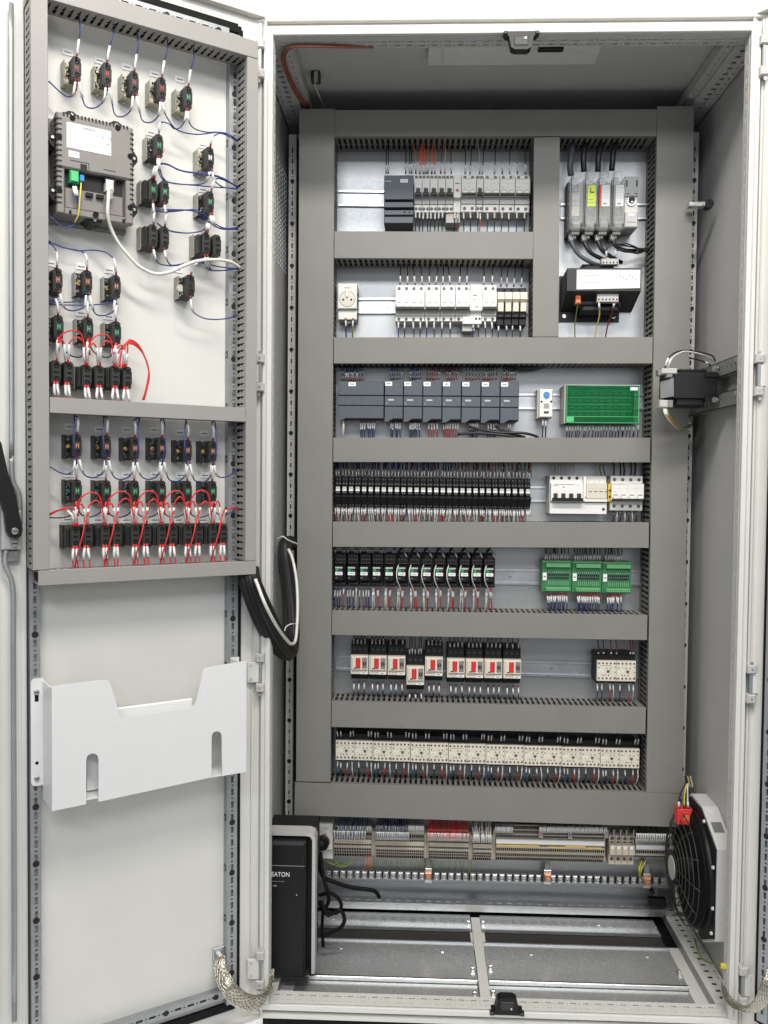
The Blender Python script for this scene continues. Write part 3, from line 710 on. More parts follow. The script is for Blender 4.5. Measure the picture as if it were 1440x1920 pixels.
mb = MB(); mb.xprism([(D * .7, h * .74), (D * .93, h * .70), (D, h * .5), (D, h * .3), (D * .9, h * .16), (D * .7, h * .16)], -w + .0005, w - .0005, 'cream'); mb.box(-w * .5, w * .5, h * .52, h * .60, D * .99, D + .0003, 'paper'); mb.build('cap', parent=t)
mb = MB(); mb.box(-w * .78, w * .78, -h * .34, h * .14, D * .7, D * .93, 'cream', .001); mb.build('fuse_insert', parent=t)
mb = MB(); mb.cyl(0, h * .86, D * .7, D * .72, .003, 'coal'); mb.cyl(0, -h * .52, D * .8, D * .81, .003, 'coal'); mb.build('terminal_screw', parent=t)
for i in range(4):
    c, *_ = placed((932.6 + 14.2 * i, 536, 946.6 + 14.2 * i, 606.5), .330); lab = 'black relay base with a rounded cream cap, %s of four at the right end' % ORD[i + 1]
    if i: dup(t, c, label=lab)
    else: t['label'] = lab
# row 3: controller modules, thermostat, green covered block
def plcmod(rect, label, cpu=False, group=None):
    o, w, h, D = placed(rect, .326); t = thing('controller_module', label, 'controller module', o, group=group); Y = lambda f: h - 2 * h * f; mb = MB()
    mb.box(-w + .0004, w - .0004, -h * .9, h * .93, .003, D * .9, 'plc_dark'); mb.box(-w + .0006, w - .0006, Y(.375), h * (.97 if not cpu else .95), D * .9, D, 'plc', .001)
    xr = w - .0006; x0 = w * .15 if not cpu else w * .68
    mb.prism([(x0, h * .90), (xr, h * .90), (xr, h * 1.0), (w * (.35 if not cpu else .85), h * 1.0)], D * .86, D + .0004, 'plc')
    mb.box(-w + .0006, w - .0006, Y(.625), Y(.395), D * .9, D - .0006, 'plc', .0006); mb.box(-w + .0006, w - .0006, Y(.93 if not cpu else .96), Y(.645), D * .9, D, 'plc', .001)
    xl = -w + .0006; mb.prism([(xl, Y(1.0)), (-w * (.6 if not cpu else .8), Y(1.0)), (w * (-.1 if not cpu else -.6), Y(.93)), (w * (-.1 if not cpu else -.6), Y(.90)), (xl, Y(.90))], D * .86, D + .0004, 'plc')
    if cpu:
        for x in (-.70, .0): mb.box(w * x - .0003, w * x + .0003, Y(.62), Y(.40), D - .0006, D - .0003, 'plc_dark')
    else: mb.box(-w * .62, w * .0, Y(.50), Y(.46), D - .0006, D - .0003, 'lgrey'); mb.box(-w * .85, -w * .68, Y(.59), Y(.54), D - .0006, D - .0003, 'mgrey')
    mb.build('housing', parent=t)
    mb = MB(); x0, x1 = ((-.54, -.22) if cpu else (-.94, -.20)); mb.box(w * x0, w * x1, Y(.15), Y(.05), D, D + .0005, 'paper'); mb.box(frx(.2, w * x0, w * x1), frx(.8, w * x0, w * x1), Y(.108), Y(.09), D + .0005, D + .0007, 'print'); mb.build('label_plate', parent=t)
    if cpu: text('SIEMENS', .0042, 'teal', t, (-w * .73, Y(.075), D + .0003), name='lettering')
    return t
PX = [720.6, 756.2, 792.4, 828.8, 865, 901.6, 937.6, 973.8]
plcmod((633.2, 713, 719.8, 787.5), 'wide dark grey controller with teal lettering at the left of its row', True)
for i in range(7): plcmod((PX[i] + .3, 711.8 + .2 * i, PX[i + 1] - .3, 790.5 + .5 * i), 'dark grey input output module, %s to the right of the wide controller' % ORD[i + 1], group='dark grey modules in the controller row')
o, w, h, D = placed((1009.5, 729, 1036.5, 783.5), .345); t = thing('thermostat', 'small pale thermostat with a blue dial on the rail', 'thermostat', o)
mb = MB(); mb.box(-w, w, -h, h, .004, D * .7, 'offwhite', .001); mb.box(-w * .85, w, -h * .96, h * .98, D * .7, D, 'offwhite', .002)
for k in range(5): mb.box(-w * .25, w * .5, -h * (.02 + .07 * k) - .0016, -h * (.02 + .07 * k), D, D + .0003, 'mgrey')
for k in range(7):
    for s in (-1, 1): mb.box(s * w * .93 - .001, s * w * .93 + .001, h * (.1 + .11 * k), h * (.1 + .11 * k) + .001, D, D + .0003, 'mgrey')
for x in (-.55, .75): mb.cyl(w * x, h * .12, D, D + .0006, .0025, 'black')
mb.cyl(-w * .05, -h * .62, D, D + .0006, .0032, 'coal'); mb.cyl(w * .28, -h * .62, D, D + .0006, .0032, 'coal'); mb.build('housing', parent=t)
mb = MB(); mb.cyl(w * .1, h * .58, D, D + .0008, .0105, 'paper', 20); mb.cyl(w * .1, h * .58, D + .0008, D + .004, .0078, 'bluep', 16, .007); mb.box(w * .1 - .001, w * .1 + .001, h * .58 - .006, h * .58 + .006, D + .004, D + .0046, 'bluep'); mb.build('dial', parent=t)
o, w, h, D = placed((1061, 721.5, 1200, 794), .328); t = thing('distribution_block', 'distribution block under a clear green cover, right of the thermostat', 'terminal block', o)
mb = MB(); mb.box(-w * 1.0, w, -h * .98, h * .98, .004, D * .25, 'strip_dark'); mb.box(-w * 1.03, -w * .985, -h, h, .004, D * .9, 'lgrey', .001); mb.build('base', parent=t)
for k, yy in enumerate((.66, .30, -.06, -.42)):
    mb = MB(); mb.box(-w * .90, w * .86, h * (yy - .15), h * (yy + .15), D * .25, D * .66, 'strip_dark', .001); mb.box(-w * .88, w * .84, h * (yy + .03), h * (yy + .13), D * .66, D * .74, 'gterm', .001); 
    for j in range(26): mb.cyl(-w * .85 + j * w * .066, h * (yy - .05), D * .66, D * .66 + .0008, .0019, 'gterm' if j % 3 else 'rubber', 6)
    mb.build('terminal_strip', parent=t)
mb = MB(); mb.box(-w * .98, w * .97, -h * .95, h * .93, D * .985, D, 'tgreen'); mb.box(-w * .98, -w * .965, -h * .95, h * .93, D * .3, D * .985, 'tgreen'); mb.box(w * .955, w * .97, -h * .95, h * .93, D * .3, D * .985, 'tgreen')
mb.box(-w * .98, w * .97, -h * .66, -h * .635, D, D + .0006, 'bgreen'); mb.box(w * .955, w * .975, -h * .96, h * .94, D, D + .001, 'bgreen'); mb.box(-w * .98, w * .975, -h * .975, -h * .95, D * .8, D + .001, 'bgreen'); mb.box(-w * .985, -w * .97, -h * .96, h * .94, D, D + .001, 'bgreen')
mb.box(-w * .97, -w * .78, -h * .93, -h * .67, D, D + .0005, 'bgreen'); mb.box(-w * .6, w * .9, h * .93, h * .955, D * .9, D, 'green'); mb.build('cover', parent=t)
mb = MB(); mb.box(w * .73, w * .93, h * .72, h * .88, D, D + .0006, 'paper'); mb.build('label_plate', parent=t)
mb = MB(); mb.box(-w * 1.0, w * 1.0, h * .96, h, .004, D + .0006, 'lgrey', .0004); mb.build('frame', parent=t)
# row 4: thirty slim relays
rel = None
for i in range(30):
    u = 627.2 + 12.32 * i; v0 = 893.6 + .17 * i; rect = (u, v0, u + 12.1, v0 + 56.6)
    o, w, h, D = placed(rect, .332); lab = 'slim black relay with a clear cap, %s from the left of the long row' % ORD[i + 1]
    if rel: dup(rel, o, label=lab); continue
    rel = t = thing('slim_relay', lab, 'relay', o, group='slim black relays in the fourth row'); Y = lambda f: h - 2 * h * f; mb = MB()
    mb.box(-w + .0003, w - .0003, -h, h, .004, D * .66, 'black', .001); mb.box(-w + .0003, w - .0003, Y(.30), Y(.17), D * .66, D * .76, 'black', .001)
    mb.box(-w + .0003, w - .0003, Y(.68), Y(.60), D * .66, D, 'black', .001); mb.xprism([(D * .66, Y(.68)), (D * .97, Y(.68)), (D * .72, Y(.90)), (D * .66, Y(.90))], -w + .0003, w - .0003, 'dark'); mb.build('socket_base', parent=t)
    mb = MB(); mb.box(-w * .72, w * .72, Y(.585), Y(.31), D * .6, D * .93, 'black', .001); mb.box(-w * .62, w * .62, Y(.47), Y(.33), D * .93, D * .935, 'lgrey'); mb.box(-w * .64, w * .64, Y(.475), Y(.415), D * .935, D * .94, 'white')
    mb.cyl(-w * .3, Y(.52), D * .93, D * .94, .0013, 'mgrey', 6); mb.cyl(w * .3, Y(.52), D * .93, D * .94, .0013, 'mgrey', 6); mb.build('relay_cap', parent=t)
    mb = MB()
    for x, f in ((-.45, .07), (.45, .07), (-.45, .23), (.45, .23), (-.45, .95), (.45, .95)): z = D * (.66 if f != .23 else .76); mb.cyl(w * x, Y(f), z, z + .0006, .0017, 'mgrey', 7); mb.cyl(w * x, Y(f), z + .0006, z + .0008, .0010, 'dark', 6)
    mb.build('terminal_screw', parent=t, kind='stuff')
# right part of row 4
S4 = dict(face=(.20, .655), tog=(.44, .665), step=.70, m='white', lm='white')
o, w, h, D = placed((1032, 892, 1139, 963.5), .330); t = thing('main_breaker', 'wide white four-pole breaker with earth leakage unit, left of the yellow strip', 'circuit breaker', o)
Y = lambda f: h - 2 * h * f; X = lambda f: -w + 2 * w * f; mb = MB(); mb.box(-w, w, -h, h * .99, .004, D * .80, 'white', .001)
mb.box(X(.01), X(.575), Y(.665), Y(.20), D * .8, D, 'white', .001); mb.box(X(.58), X(.63), Y(.67), Y(.02), D * .8, D * .98, 'white', .001); mb.box(X(.635), X(.995), Y(.60), Y(.18), D * .8, D * .96, 'cream', .001)
mb.box(X(.60), w, Y(.685), Y(.61), D * .8, D, 'white', .001); mb.xprism([(D * .8, Y(.69)), (D * .9, Y(.72)), (D * .9, Y(1.)), (D * .8, Y(1.))], -w, w, 'white')
mb.box(X(.06), X(.42), Y(.235), Y(.225), D, D + .0003, 'black'); mb.box(X(.04), X(.13), Y(.265), Y(.255), D, D + .0003, 'print'); mb.cyl(X(.23), Y(.30), D, D + .0003, .0018, 'print'); mb.box(X(.46), X(.52), Y(.26), Y(.25), D, D + .0003, 'lgrey')
for k in range(4):
    x = X(.675 + .093 * k); mb.box(x, x + .009, Y(.33), Y(.318), D * .96, D * .962, 'lgrey'); mb.box(x, x + .008, Y(.425), Y(.40), D * .96, D * .963, 'print'); mb.box(x, x + .004, Y(.16), Y(.14), D * .8, D * .803, 'lgrey')
mb.build('housing', parent=t)
mb = MB()
for k in range(4): mb.cyl(X(.07 + .137 * k), Y(.065), D * .8, D * .805, .0042, 'mgrey', 10); mb.cyl(X(.07 + .137 * k), Y(.065), D * .805, D * .81, .0028, 'black', 8)
mb.cyl(X(.945), Y(.875), D * .9, D * .905, .0038, 'mgrey', 10); mb.cyl(X(.945), Y(.875), D * .905, D * .91, .0025, 'black'); mb.build('terminal_screw', parent=t, kind='stuff')
mb = MB()
for k in range(4): mb.box(X(.055 + .137 * k), X(.12 + .137 * k), Y(.60), Y(.465), D, D + .006, 'coal', .001)
mb.box(X(.03), X(.565), Y(.66), Y(.585), D, D + .010, 'black', .001); mb.build('toggle', parent=t)
mb = MB(); mb.box(X(.61), X(.632), Y(.575), Y(.55), D * .98, D, 'red', .0004); mb.build('test_button', parent=t)
o, w, h, D = placed((1139.8, 907, 1147.4, 941), .345); t = thing('surge_block', 'narrow yellow terminal strip between the two white breakers', 'terminal block', o)
mb = MB(); mb.box(-w, w, -h, h, .004, D, 'yellow', .001); [mb.cyl(0, h * y, D, D + .0006, .0028, 'dark') for y in (.25, -.45)]; mb.box(-w * .9, w * .9, h * 1.01, h * 1.5, .004, D * .8, 'w_green'); mb.box(-w * .9, w * .9, -h * 2.1, -h * 1.01, .004, D * .6, 'w_green'); mb.build('housing', parent=t)
S5 = dict(face=(.22, .70), tog=(.48, .71), step=.72, m='white', lm='lgrey')
modular((1146.5, 892.5, 1208, 958), YB, 4, S5, 'white four-pole breaker at the right end of the relay row')
# row 5: thirteen plug-in relays
rel = None
for i in range(13):
    u = 625.5 + 23.55 * i; v0 = 1038.6 + .22 * i; rect = (u, v0, u + 22.6, v0 + 63); o, w, h, D = placed(rect, .326)
    lab = 'black plug-in relay with a green square and white tag, %s from the left' % ORD[i + 1]
    if rel: dup(rel, o, label=lab); continue
    rel = t = thing('plug_in_relay', lab, 'relay', o, group='plug-in relays in the fifth row'); Y = lambda f: h - 2 * h * f; mb = MB()
    mb.box(-w + .0008, w - .0008, -h, h, .004, D * .55, 'black', .001); mb.box(-w + .0008, w - .0008, Y(.34), Y(.0), D * .55, D * .64, 'dark', .0015); mb.box(-w + .0008, w - .0008, Y(1), Y(.86), D * .55, D * .64, 'dark', .0015); mb.build('socket_base', parent=t)
    mb = MB(); mb.box(-w * .78, w * .55, Y(.80), Y(.36), D * .5, D, 'black', .0015); mb.box(w * .55, w * .72, Y(.80), Y(.34), D * .5, D * .8, 'dark', .001); mb.build('relay_body', parent=t)
    mb = MB(); mb.box(-w * .72, w * .48, Y(.43), Y(.385), D, D + .0005, 'lgrey'); mb.box(-w * .72, -w * .22, Y(.535), Y(.44), D, D + .0008, 'green', .0004); mb.box(-w * .15, w * .4, Y(.48), Y(.47), D, D + .0003, 'mgrey'); mb.box(-w * .15, w * .4, Y(.52), Y(.51), D, D + .0003, 'mgrey'); mb.build('status_window', parent=t)
    mb = MB(); mb.box(-w * .72, w * .48, Y(.63), Y(.535), D, D + .0007, 'paper', .0002); mb.box(-w * .4, w * .2, Y(.59), Y(.575), D + .0007, D + .0009, 'print'); mb.build('tag', parent=t)
    mb = MB()
    for f in (.07, .19, .30):
        for x in (-.6, -.2, .2, .6): mb.cyl(w * x, Y(f), D * .64, D * .65, .0012, 'mgrey', 6)
    for x in (-.6, -.2, .2, .6): mb.cyl(w * x, Y(.93), D * .64, D * .65, .0014, 'mgrey', 6)
    mb.box(-w * .7, -w * .3, Y(.72), Y(.70), D, D + .0003, 'mgrey'); mb.build('terminal_screw', parent=t, kind='stuff')
GX = [(1018, 1073), (1074.5, 1130), (1131.5, 1186.5)]
for i, (a, b) in enumerate(GX):
    o, w, h, D = placed((a, 1052 + 1.3 * i, b, 1111.5 + 1.3 * i), .342); t = thing('diode_board', 'green circuit board module with white tag, %s of the three' % ['leftmost', 'middle', 'rightmost'][i], 'circuit board', o, group='green boards at the right of the fifth row')
    Y = lambda f: h - 2 * h * f; mb = MB(); mb.box(-w, w, -h, h, .004, D * .8, 'gtrough', .001); mb.box(-w * .96, w * .94, Y(.97), Y(.06), D * .8, D * .86, 'pcb'); mb.build('carrier', parent=t)
    for nm, f0, f1 in (('a', .07, .20), ('b', .83, .95)):
        mb = MB(); mb.box(-w * .80, w * .88, Y(f1), Y(f0), D * .86, D, 'gtrough', .0012)
        for k in range(14): mb.cyl(-w * .74 + k * w * .12, Y((f0 + f1) / 2), D, D + .0005, .0011, 'pcb', 6)
        mb.build('terminal_strip', parent=t)
    mb = MB()
    for k in range(11):
        x = -w * .60 + k * w * .135
        mb.box(x - .0011, x + .0011, Y(.47), Y(.40), D * .86, D * .93, 'black', .0004); mb.box(x - .0011, x + .0011, Y(.57), Y(.51), D * .86, D * .93, 'black', .0004); mb.box(x - .0003, x + .0003, Y(.80), Y(.34), D * .86, D * .875, 'steel')
        mb.box(x - .0012, x + .0012, Y(.78), Y(.66), D * .86, D * .90, 'gtrough', .0003)
    mb.build('diode', parent=t, kind='stuff'); mb = MB(); mb.box(-w * .98, -w * .72, Y(.62), Y(.38), D * .86, D * .9, 'paper'); mb.box(-w * .92, -w * .78, Y(.52), Y(.48), D * .9, D * .905, 'print'); mb.build('tag', parent=t)
# row 6: motor breakers
MX = [(656.8, 690.4, 1208, 1278), (691.2, 725.2, 1208.6, 1279), (726, 760.6, 1209.3, 1280), (761.6, 796, 1227.5, 1299), (797.2, 830.5, 1211, 1281.5), (838, 872.3, 1214.5, 1284), (873, 907.6, 1215.2, 1284.6), (908.2, 943.2, 1215.8, 1285.2), (944, 978.6, 1216.4, 1286)]
ML = ['at the left end of its row', 'second from the left end', 'third from the left, beside the lowered one', 'mounted lower than all its neighbours', 'alone left of the gap', 'first one right of the gap', 'second one right of the gap', 'third one right of the gap', 'at the right end of the row']
mot = None
for i, (a, b, c, d) in enumerate(MX):
    o, w, h, D = placed((a, c, b, d), .325); lab = 'motor breaker with red rocker, ' + ML[i]
    if mot: dup(mot, o, label=lab); continue
    mot = t = thing('motor_breaker', lab, 'motor breaker', o, group='motor breakers in the sixth row'); Y = lambda f: h - 2 * h * f; mb = MB()
    mb.box(-w + .0003, w - .0003, -h, h, .004, D * .62, 'black', .001); mb.box(-w + .0003, w - .0003, Y(.32), Y(.06), D * .62, D * .72, 'black', .0015); mb.box(-w + .0003, w - .0003, Y(.92), Y(.80), D * .62, D * .70, 'black', .001); mb.build('body', parent=t)
    mb = MB(); mb.box(-w + .0003, w - .0003, Y(.82), Y(.325), D * .6, D * .92, 'cream', .0012); mb.box(-w * .85, w * .9, Y(.71), Y(.35), D * .92, D * .97, 'cream', .0015); mb.box(-w * .8, w * .9, Y(.70), Y(.685), D * .97, D * .975, 'mgrey'); mb.box(-w * .6, -w * .35, Y(.665), Y(.635), D * .97, D * .975, 'black'); mb.build('front_cover', parent=t)
    mb = MB(); mb.box(-w * .38, w * .12, Y(.64), Y(.37), D * .97, D * 1.02, 'red', .002); mb.box(-w * .25, 0, Y(.44), Y(.40), D * 1.02, D * 1.025, 'red'); mb.build('rocker', parent=t)
    mb = MB(); mb.box(w * .34, w * .84, Y(.64), Y(.36), D * .97, D * 1.0, 'mgrey', .001); mb.cyl(w * .58, Y(.51), D, D + .002, .0042, 'dark', 10); mb.box(w * .56, w * .6, Y(.54), Y(.48), D + .002, D + .0024, 'lgrey'); mb.build('dial', parent=t)
    mb = MB(); mb.box(w * .12, w * .88, Y(.81), Y(.74), D * .92, D * .935, 'paper'); mb.box(w * .3, w * .7, Y(.785), Y(.77), D * .935, D * .94, 'print'); mb.build('tag', parent=t)
    mb = MB()
    for x in (-.6, 0, .6):
        mb.cyl(w * x, Y(.18), D * .72, D * .73, .0038, 'coal', 8); mb.cyl(w * x, Y(.86), D * .70, D * .71, .0034, 'coal', 8)
    mb.build('terminal_screw', parent=t, kind='stuff')
# contactors: two cream halves on a black body
def contactor(rect, label, group):
    o, w, h, D = placed(rect, .333); t = thing('contactor', label, 'contactor', o, group=group); Y = lambda f: h - 2 * h * f
    mb = MB(); mb.box(-w + .0002, w - .0002, -h * 1.25, h * 1.62, .004, D * .86, 'black', .001); mb.build('body', parent=t)
    for s in (-1, 1):
        xc = s * w / 2; q = w / 2; mb = MB(); mb.box(xc - q + .0002, xc + q - .0002, -h, h, D * .86, D, 'cream', .0008); mb.build('front_cover', parent=t)
        mb = MB(); mb.prism([(xc - q * .02, Y(.46)), (xc + q * .32, Y(.46)), (xc + q * .24, Y(.58)), (xc + q * .06, Y(.58))][::-1], D, D + .0012, 'ring_dark'); mb.build('indicator', parent=t)
        mb = MB(); mb.box(xc - q * .82, xc - q * .34, Y(.56), Y(.46), D, D + .0004, 'paper'); mb.box(xc - q * .7, xc - q * .46, Y(.52), Y(.50), D + .0004, D + .0006, 'print'); mb.build('tag', parent=t)
    mb = MB()
    for s in (-1, 1):
        xc = s * w / 2; q = w / 2
        for k in range(5):
            for f in (.12, .86): mb.cyl(xc + q * (-.8 + .4 * k), Y(f), D, D + .0005, .0024, 'ring_dark', 7)
        for a, f in ((-.8, .33), (.0, .36), (.4, .36), (-.4, .70), (-.15, .70), (.2, .70), (.85, .30), (.85, .55), (.85, .80)): mb.cyl(xc + q * a, Y(f), D, D + .0004, .0015, 'ring_dark', 6)
    mb.cyl(0, Y(.12), D, D + .0006, .0016, 'ring_dark', 6); mb.cyl(0, Y(.88), D, D + .0006, .0016, 'ring_dark', 6)
    mb.box(-w * .85, -w * .2, Y(.245), Y(.225), D, D + .0003, 'gtrough'); mb.build('terminal_hole', parent=t, kind='stuff'); return t
CXS = [629, 699.4, 769.8, 840.8, 911.2, 982.5, 1053.8, 1126, 1199.3]
for i in range(8):
    v = 1388 + 16.8 * (i + .5) / 8; contactor((CXS[i] + .2, v, CXS[i + 1] - .2, v + 36.6), 'cream-faced double contactor, %s from the left in the bottom row' % ORD[i + 1], 'contactors in the bottom row')
contactor((1119.3, 1239.5, 1192.5, 1277.5), 'single cream-faced double contactor right of the motor breakers', 'contactor on the sixth row')
# fuse switch with clear covers
FX = [1070.5, 1096.5, 1122.5, 1149]
for i, u in enumerate(FX):
    rect = (u - 1, 317.5, u + 24.5, 437); o, w, h, D = placed(rect, .318)
    t = thing('fuse_holder', 'fuse holder under a clear cover, ' + ['leftmost, with brown print', 'with a bright yellow sticker', 'with a red edged white sticker', 'with a pale sticker, next to the switch handle'][i], 'fuse holder', o, group='clear covered fuse holders')
    Y = lambda f: h - 2 * h * f; mb = MB(); mb.box(-w, w, Y(.95), Y(.10), .004, D * .50, 'coal', .001); mb.box(-w * .6, w * .7, Y(.78), Y(.20), D * .50, D * .68, 'beige' if i == 0 else 'dark', .002); mb.box(-w * .98, -w * .86, Y(.92), Y(.12), D * .5, D * .9, 'clear2'); mb.box(w * .86, w * .97, Y(.92), Y(.12), D * .5, D * .9, 'clear2'); mb.box(-w * .45, w * .45, Y(.16), Y(.04), D * .3, D * .6, 'lgrey', .001); mb.box(-w * .5, w * .5, Y(1.0), Y(.90), D * .1, D * .45, 'lgrey', .002); mb.build('base', parent=t)
    mb = MB(); mb.box(-w * .55, w * .55, Y(.80), Y(.70), D * .72, D * .86, 'coal', .002); mb.box(-w * .55, w * .55, Y(.30), Y(.22), D * .72, D * .80, 'coal', .001)
    for f in (.33, .44, .50): mb.box(-w * .5, w * .4, Y(f + .012), Y(f), D * .72, D * .735, ['beige', 'print'][f > .4])
    mb.build('fuse_carrier', parent=t)
    mb = MB(); mb.box(-w * .72, w * .84, Y(.84), Y(.14), D * .93, D * .95, 'clear'); mb.box(-w * .78, -w * .70, Y(.84), Y(.14), D * .6, D * .95, 'clear2', .001)
    mb.box(-w * .55, w * .62, Y(.14), Y(.0), D * .55, D * .88, 'clear2', .002); mb.box(-w * .72, w * .70, Y(.93), Y(.78), D * .80, D * .98, 'clear2', .003); mb.box(-w * .6, w * .6, Y(.985), Y(.94), D * .70, D * .8, 'clear2', .001); mb.build('cover', parent=t)
    if i:
        mb = MB(); m = ['', 'hiyellow', 'paper', 'paper'][i]; mb.box(-w * .45, w * .72, Y(.57), Y(.24), D * .95, D * .955, m)
        if i == 2: mb.box(-w * .75, -w * .44, Y(.575), Y(.235), D * .95, D * .956, 'redlabel')
        if i == 1: mb.box(-w * .1, w * .5, Y(.36), Y(.34), D * .955, D * .957, 'black'); mb.box(-w * .1, w * .0, Y(.34), Y(.28), D * .955, D * .957, 'black')
        if i > 1:
            for k in range(5): mb.box(-w * .3, w * .6, Y(.28 + .04 * k), Y(.275 + .04 * k), D * .955, D * .957, 'lgrey')
            mb.box(-w * .2, w * .3, Y(.54), Y(.52), D * .955, D * .957, 'print')
        else: mb.box(-w * .35, w * .6, Y(.52), Y(.51), D * .955, D * .957, 'w_green'); mb.box(-w * .35, w * .3, Y(.47), Y(.46), D * .955, D * .957, 'w_green')
        mb.build('sticker', parent=t)
o, w, h, D = placed((1172.5, 325, 1199.5, 426), .322); t = thing('switch_mechanism', 'pale grey switch mechanism with a black socket for its handle', 'switch', o); Y = lambda f: h - 2 * h * f
mb = MB(); mb.box(-w, w, Y(.97), Y(.03), .004, D * .75, 'lgrey', .001); mb.box(-w, w * .95, Y(.40), Y(.03), D * .75, D * .88, 'lgrey', .002); mb.box(-w, w * .8, Y(1), Y(.72), D * .5, D, 'lgrey', .002); mb.box(-w * .9, w * .9, Y(.70), Y(.41), D * .75, D * .84, 'offwhite', .001)
for x in (-.7, .7): mb.box(w * x - .0015, w * x + .0015, Y(.22), Y(.10), D * .88, D * .885, 'black')
mb.box(-w * .8, -w * .3, Y(.36), Y(.345), D * .88, D * .885, 'dark'); mb.box(w * .4, w * .8, Y(.36), Y(.345), D * .88, D * .885, 'dark'); mb.box(-w * .5, w * .3, Y(.79), Y(.74), D, D + .0005, 'paper'); mb.box(-w * .7, w * .5, Y(.91), Y(.90), D, D + .0005, 'print'); mb.build('housing', parent=t)
mb = MB(); mb.cyl(0, Y(.50), D * .84, D * .90, .0095, 'steel', 14); mb.cyl(0, Y(.48), D * .90, D * .93, .0075, 'black', 12); mb.box(-.003, .003, Y(.53), Y(.50), D * .93, D * .95, 'steel', .0008); mb.build('handle_socket', parent=t)
# control transformer
o, w, h, D = placed((1060, 499, 1204, 592), .312); t = thing('control_transformer', 'black control transformer with a long white rating label, below the fuse holders', 'transformer', o); Y = lambda f: h - 2 * h * f; X = lambda f: -w + 2 * w * f
mb = MB(); mb.box(X(.0), X(.82), Y(.99), Y(.02), .001, .004, 'black'); [mb.screw(X(a), Y(b), .004, .0055) for a, b in ((.07, .06), (.07, .87), (.74, .88))]; mb.build('foot_plate', parent=t)
mb = MB(); mb.box(X(.20), X(.80), Y(.80), Y(.06), .006, D * .55, 'dark', .004); mb.box(X(.26), X(.68), Y(.10), Y(-.13), .006, D * .6, 'dark', .006); mb.box(X(.24), X(.76), Y(.88), Y(.70), .006, D * .62, 'dark', .006); mb.build('winding', parent=t)
mb = MB(); mb.xprism([(.004, Y(.78)), (.004, Y(.10)), (D, Y(.04)), (D, Y(.50))], X(.02), X(.985), 'coal'); mb.build('core', parent=t)
mb = MB(); p = [(X(.145), Y(.47)), (X(.97), Y(.44)), (X(.97), Y(.075)), (X(.145), Y(.075))]; mb.prism([(a, b) for a, b in p], D, D + .0006, 'paper')
for k in range(14):
    y = Y(.12 + .023 * k); a = .17 + .1 * random.random(); b = a + .12 + .25 * random.random(); mb.box(X(a), X(min(b, .62)), y - .0008, y, D + .0006, D + .0008, 'lgrey' if k % 3 else 'print')
for k in range(6): mb.box(X(.70 + .04 * k), X(.72 + .04 * k), Y(.20 + .04 * (k % 3)), Y(.18 + .04 * (k % 3)), D + .0006, D + .0008, 'mgrey')
mb.build('rating_label', parent=t)
def tstrip(n, x0, x1, y0, y1, z1, m, nm='terminal_strip'):
    mb = MB(); mb.box(x0, x1, y0, y1, z1 - .02, z1, m, .001); p = (x1 - x0) / n
    for k in range(n): mb.cyl(x0 + p * (k + .5), frx(.32, y0, y1), z1, z1 + .0006, p * .25, 'dark', 8); mb.box(x0 + p * (k + .3), x0 + p * (k + .7), frx(.7, y0, y1), frx(.82, y0, y1), z1, z1 + .0004, 'mgrey')
    return mb.build(nm, parent=t)
tstrip(5, X(.485), X(.71), Y(-.07), Y(-.19), D * .82, 'lgrey'); tstrip(6, X(.43), X(.71), Y(.70), Y(.54), D * .88, 'lgrey')
mb = MB(); mb.box(X(.155), X(.225), Y(.72), Y(.53), D * .5, D * .8, 'orange', .002); mb.cyl(X(.19), Y(.62), D * .8, D * .81, .003, 'redlabel'); mb.build('earth_clip', parent=t)
# bottom terminal blocks: stepped beige bodies with rows of mouths
mat('tan', (.50, .45, .37), .5)
def tblock(u0, u1, v0, v1, n, label, tiers, bands=(), gapn=0):
    o, w, h, D = placed((u0, v0, u1, v1), .345); t = thing('terminal_block', label, 'terminal block', o, group='terminal blocks in the bottom strip'); Y = lambda f: h - 2 * h * f; mb = MB(); p = 2 * w / n
    for f0, f1, k, m in tiers: mb.box(-w, w, Y(f1), Y(f0), .004, D * k, m, .0006)
    mb.build('terminal_body', parent=t); mb = MB()
    for f0, f1, k, m in tiers:
        if m != 'beige' or f1 - f0 < .07: continue
        for j in range(n):
            x = -w + p * (j + .5); mb.box(x - p * .36, x + p * .36, Y(frx(.85, f0, f1)), Y(frx(.25, f0, f1)), D * k, D * k + .0004, 'rubber')
            if j: mb.box(-w + p * j - .0002, -w + p * j + .0002, Y(f1), Y(f0), D * k, D * k + .0003, 'mgrey')
    mb.build('terminal_mouth', parent=t, kind='stuff')
    for nm, f0, f1, x0, x1, k, m in bands: mb = MB(); mb.box(-w + 2 * w * x0, -w + 2 * w * x1, Y(f1), Y(f0), D * (k - .1), D * k + .001, m, .0004); mb.build(nm, parent=t)
    for s in (-1,) + ((1,) if u1 - u0 > 30 else ()): mb = MB(); x = s * (w + .0028); mb.box(x - .0028, x + .0028, Y(.98), Y(.12), .004, D * .7, 'beige', .001); mb.cyl(x, Y(.5), D * .7, D * .705, .0017, 'steel', 6); mb.build('end_clamp', parent=t)
T4 = [(.0, .14, .62, 'beige'), (.14, .30, .72, 'beige'), (.30, .37, .84, 'beige'), (.37, .45, .90, 'tan'), (.45, .54, .97, 'beige'), (.54, .60, 1.0, 'tan'), (.60, .70, .97, 'beige'), (.70, .80, .95, 'beige'), (.80, .85, .88, 'tan'), (.85, 1.0, .74, 'beige')]
tblock(626, 696, 1556, 1611.5, 15, 'beige terminal block with teal wires, nearest the black plug', T4, [('marker_strip', .02, .12, .80, 1, .70, 'offwhite')])
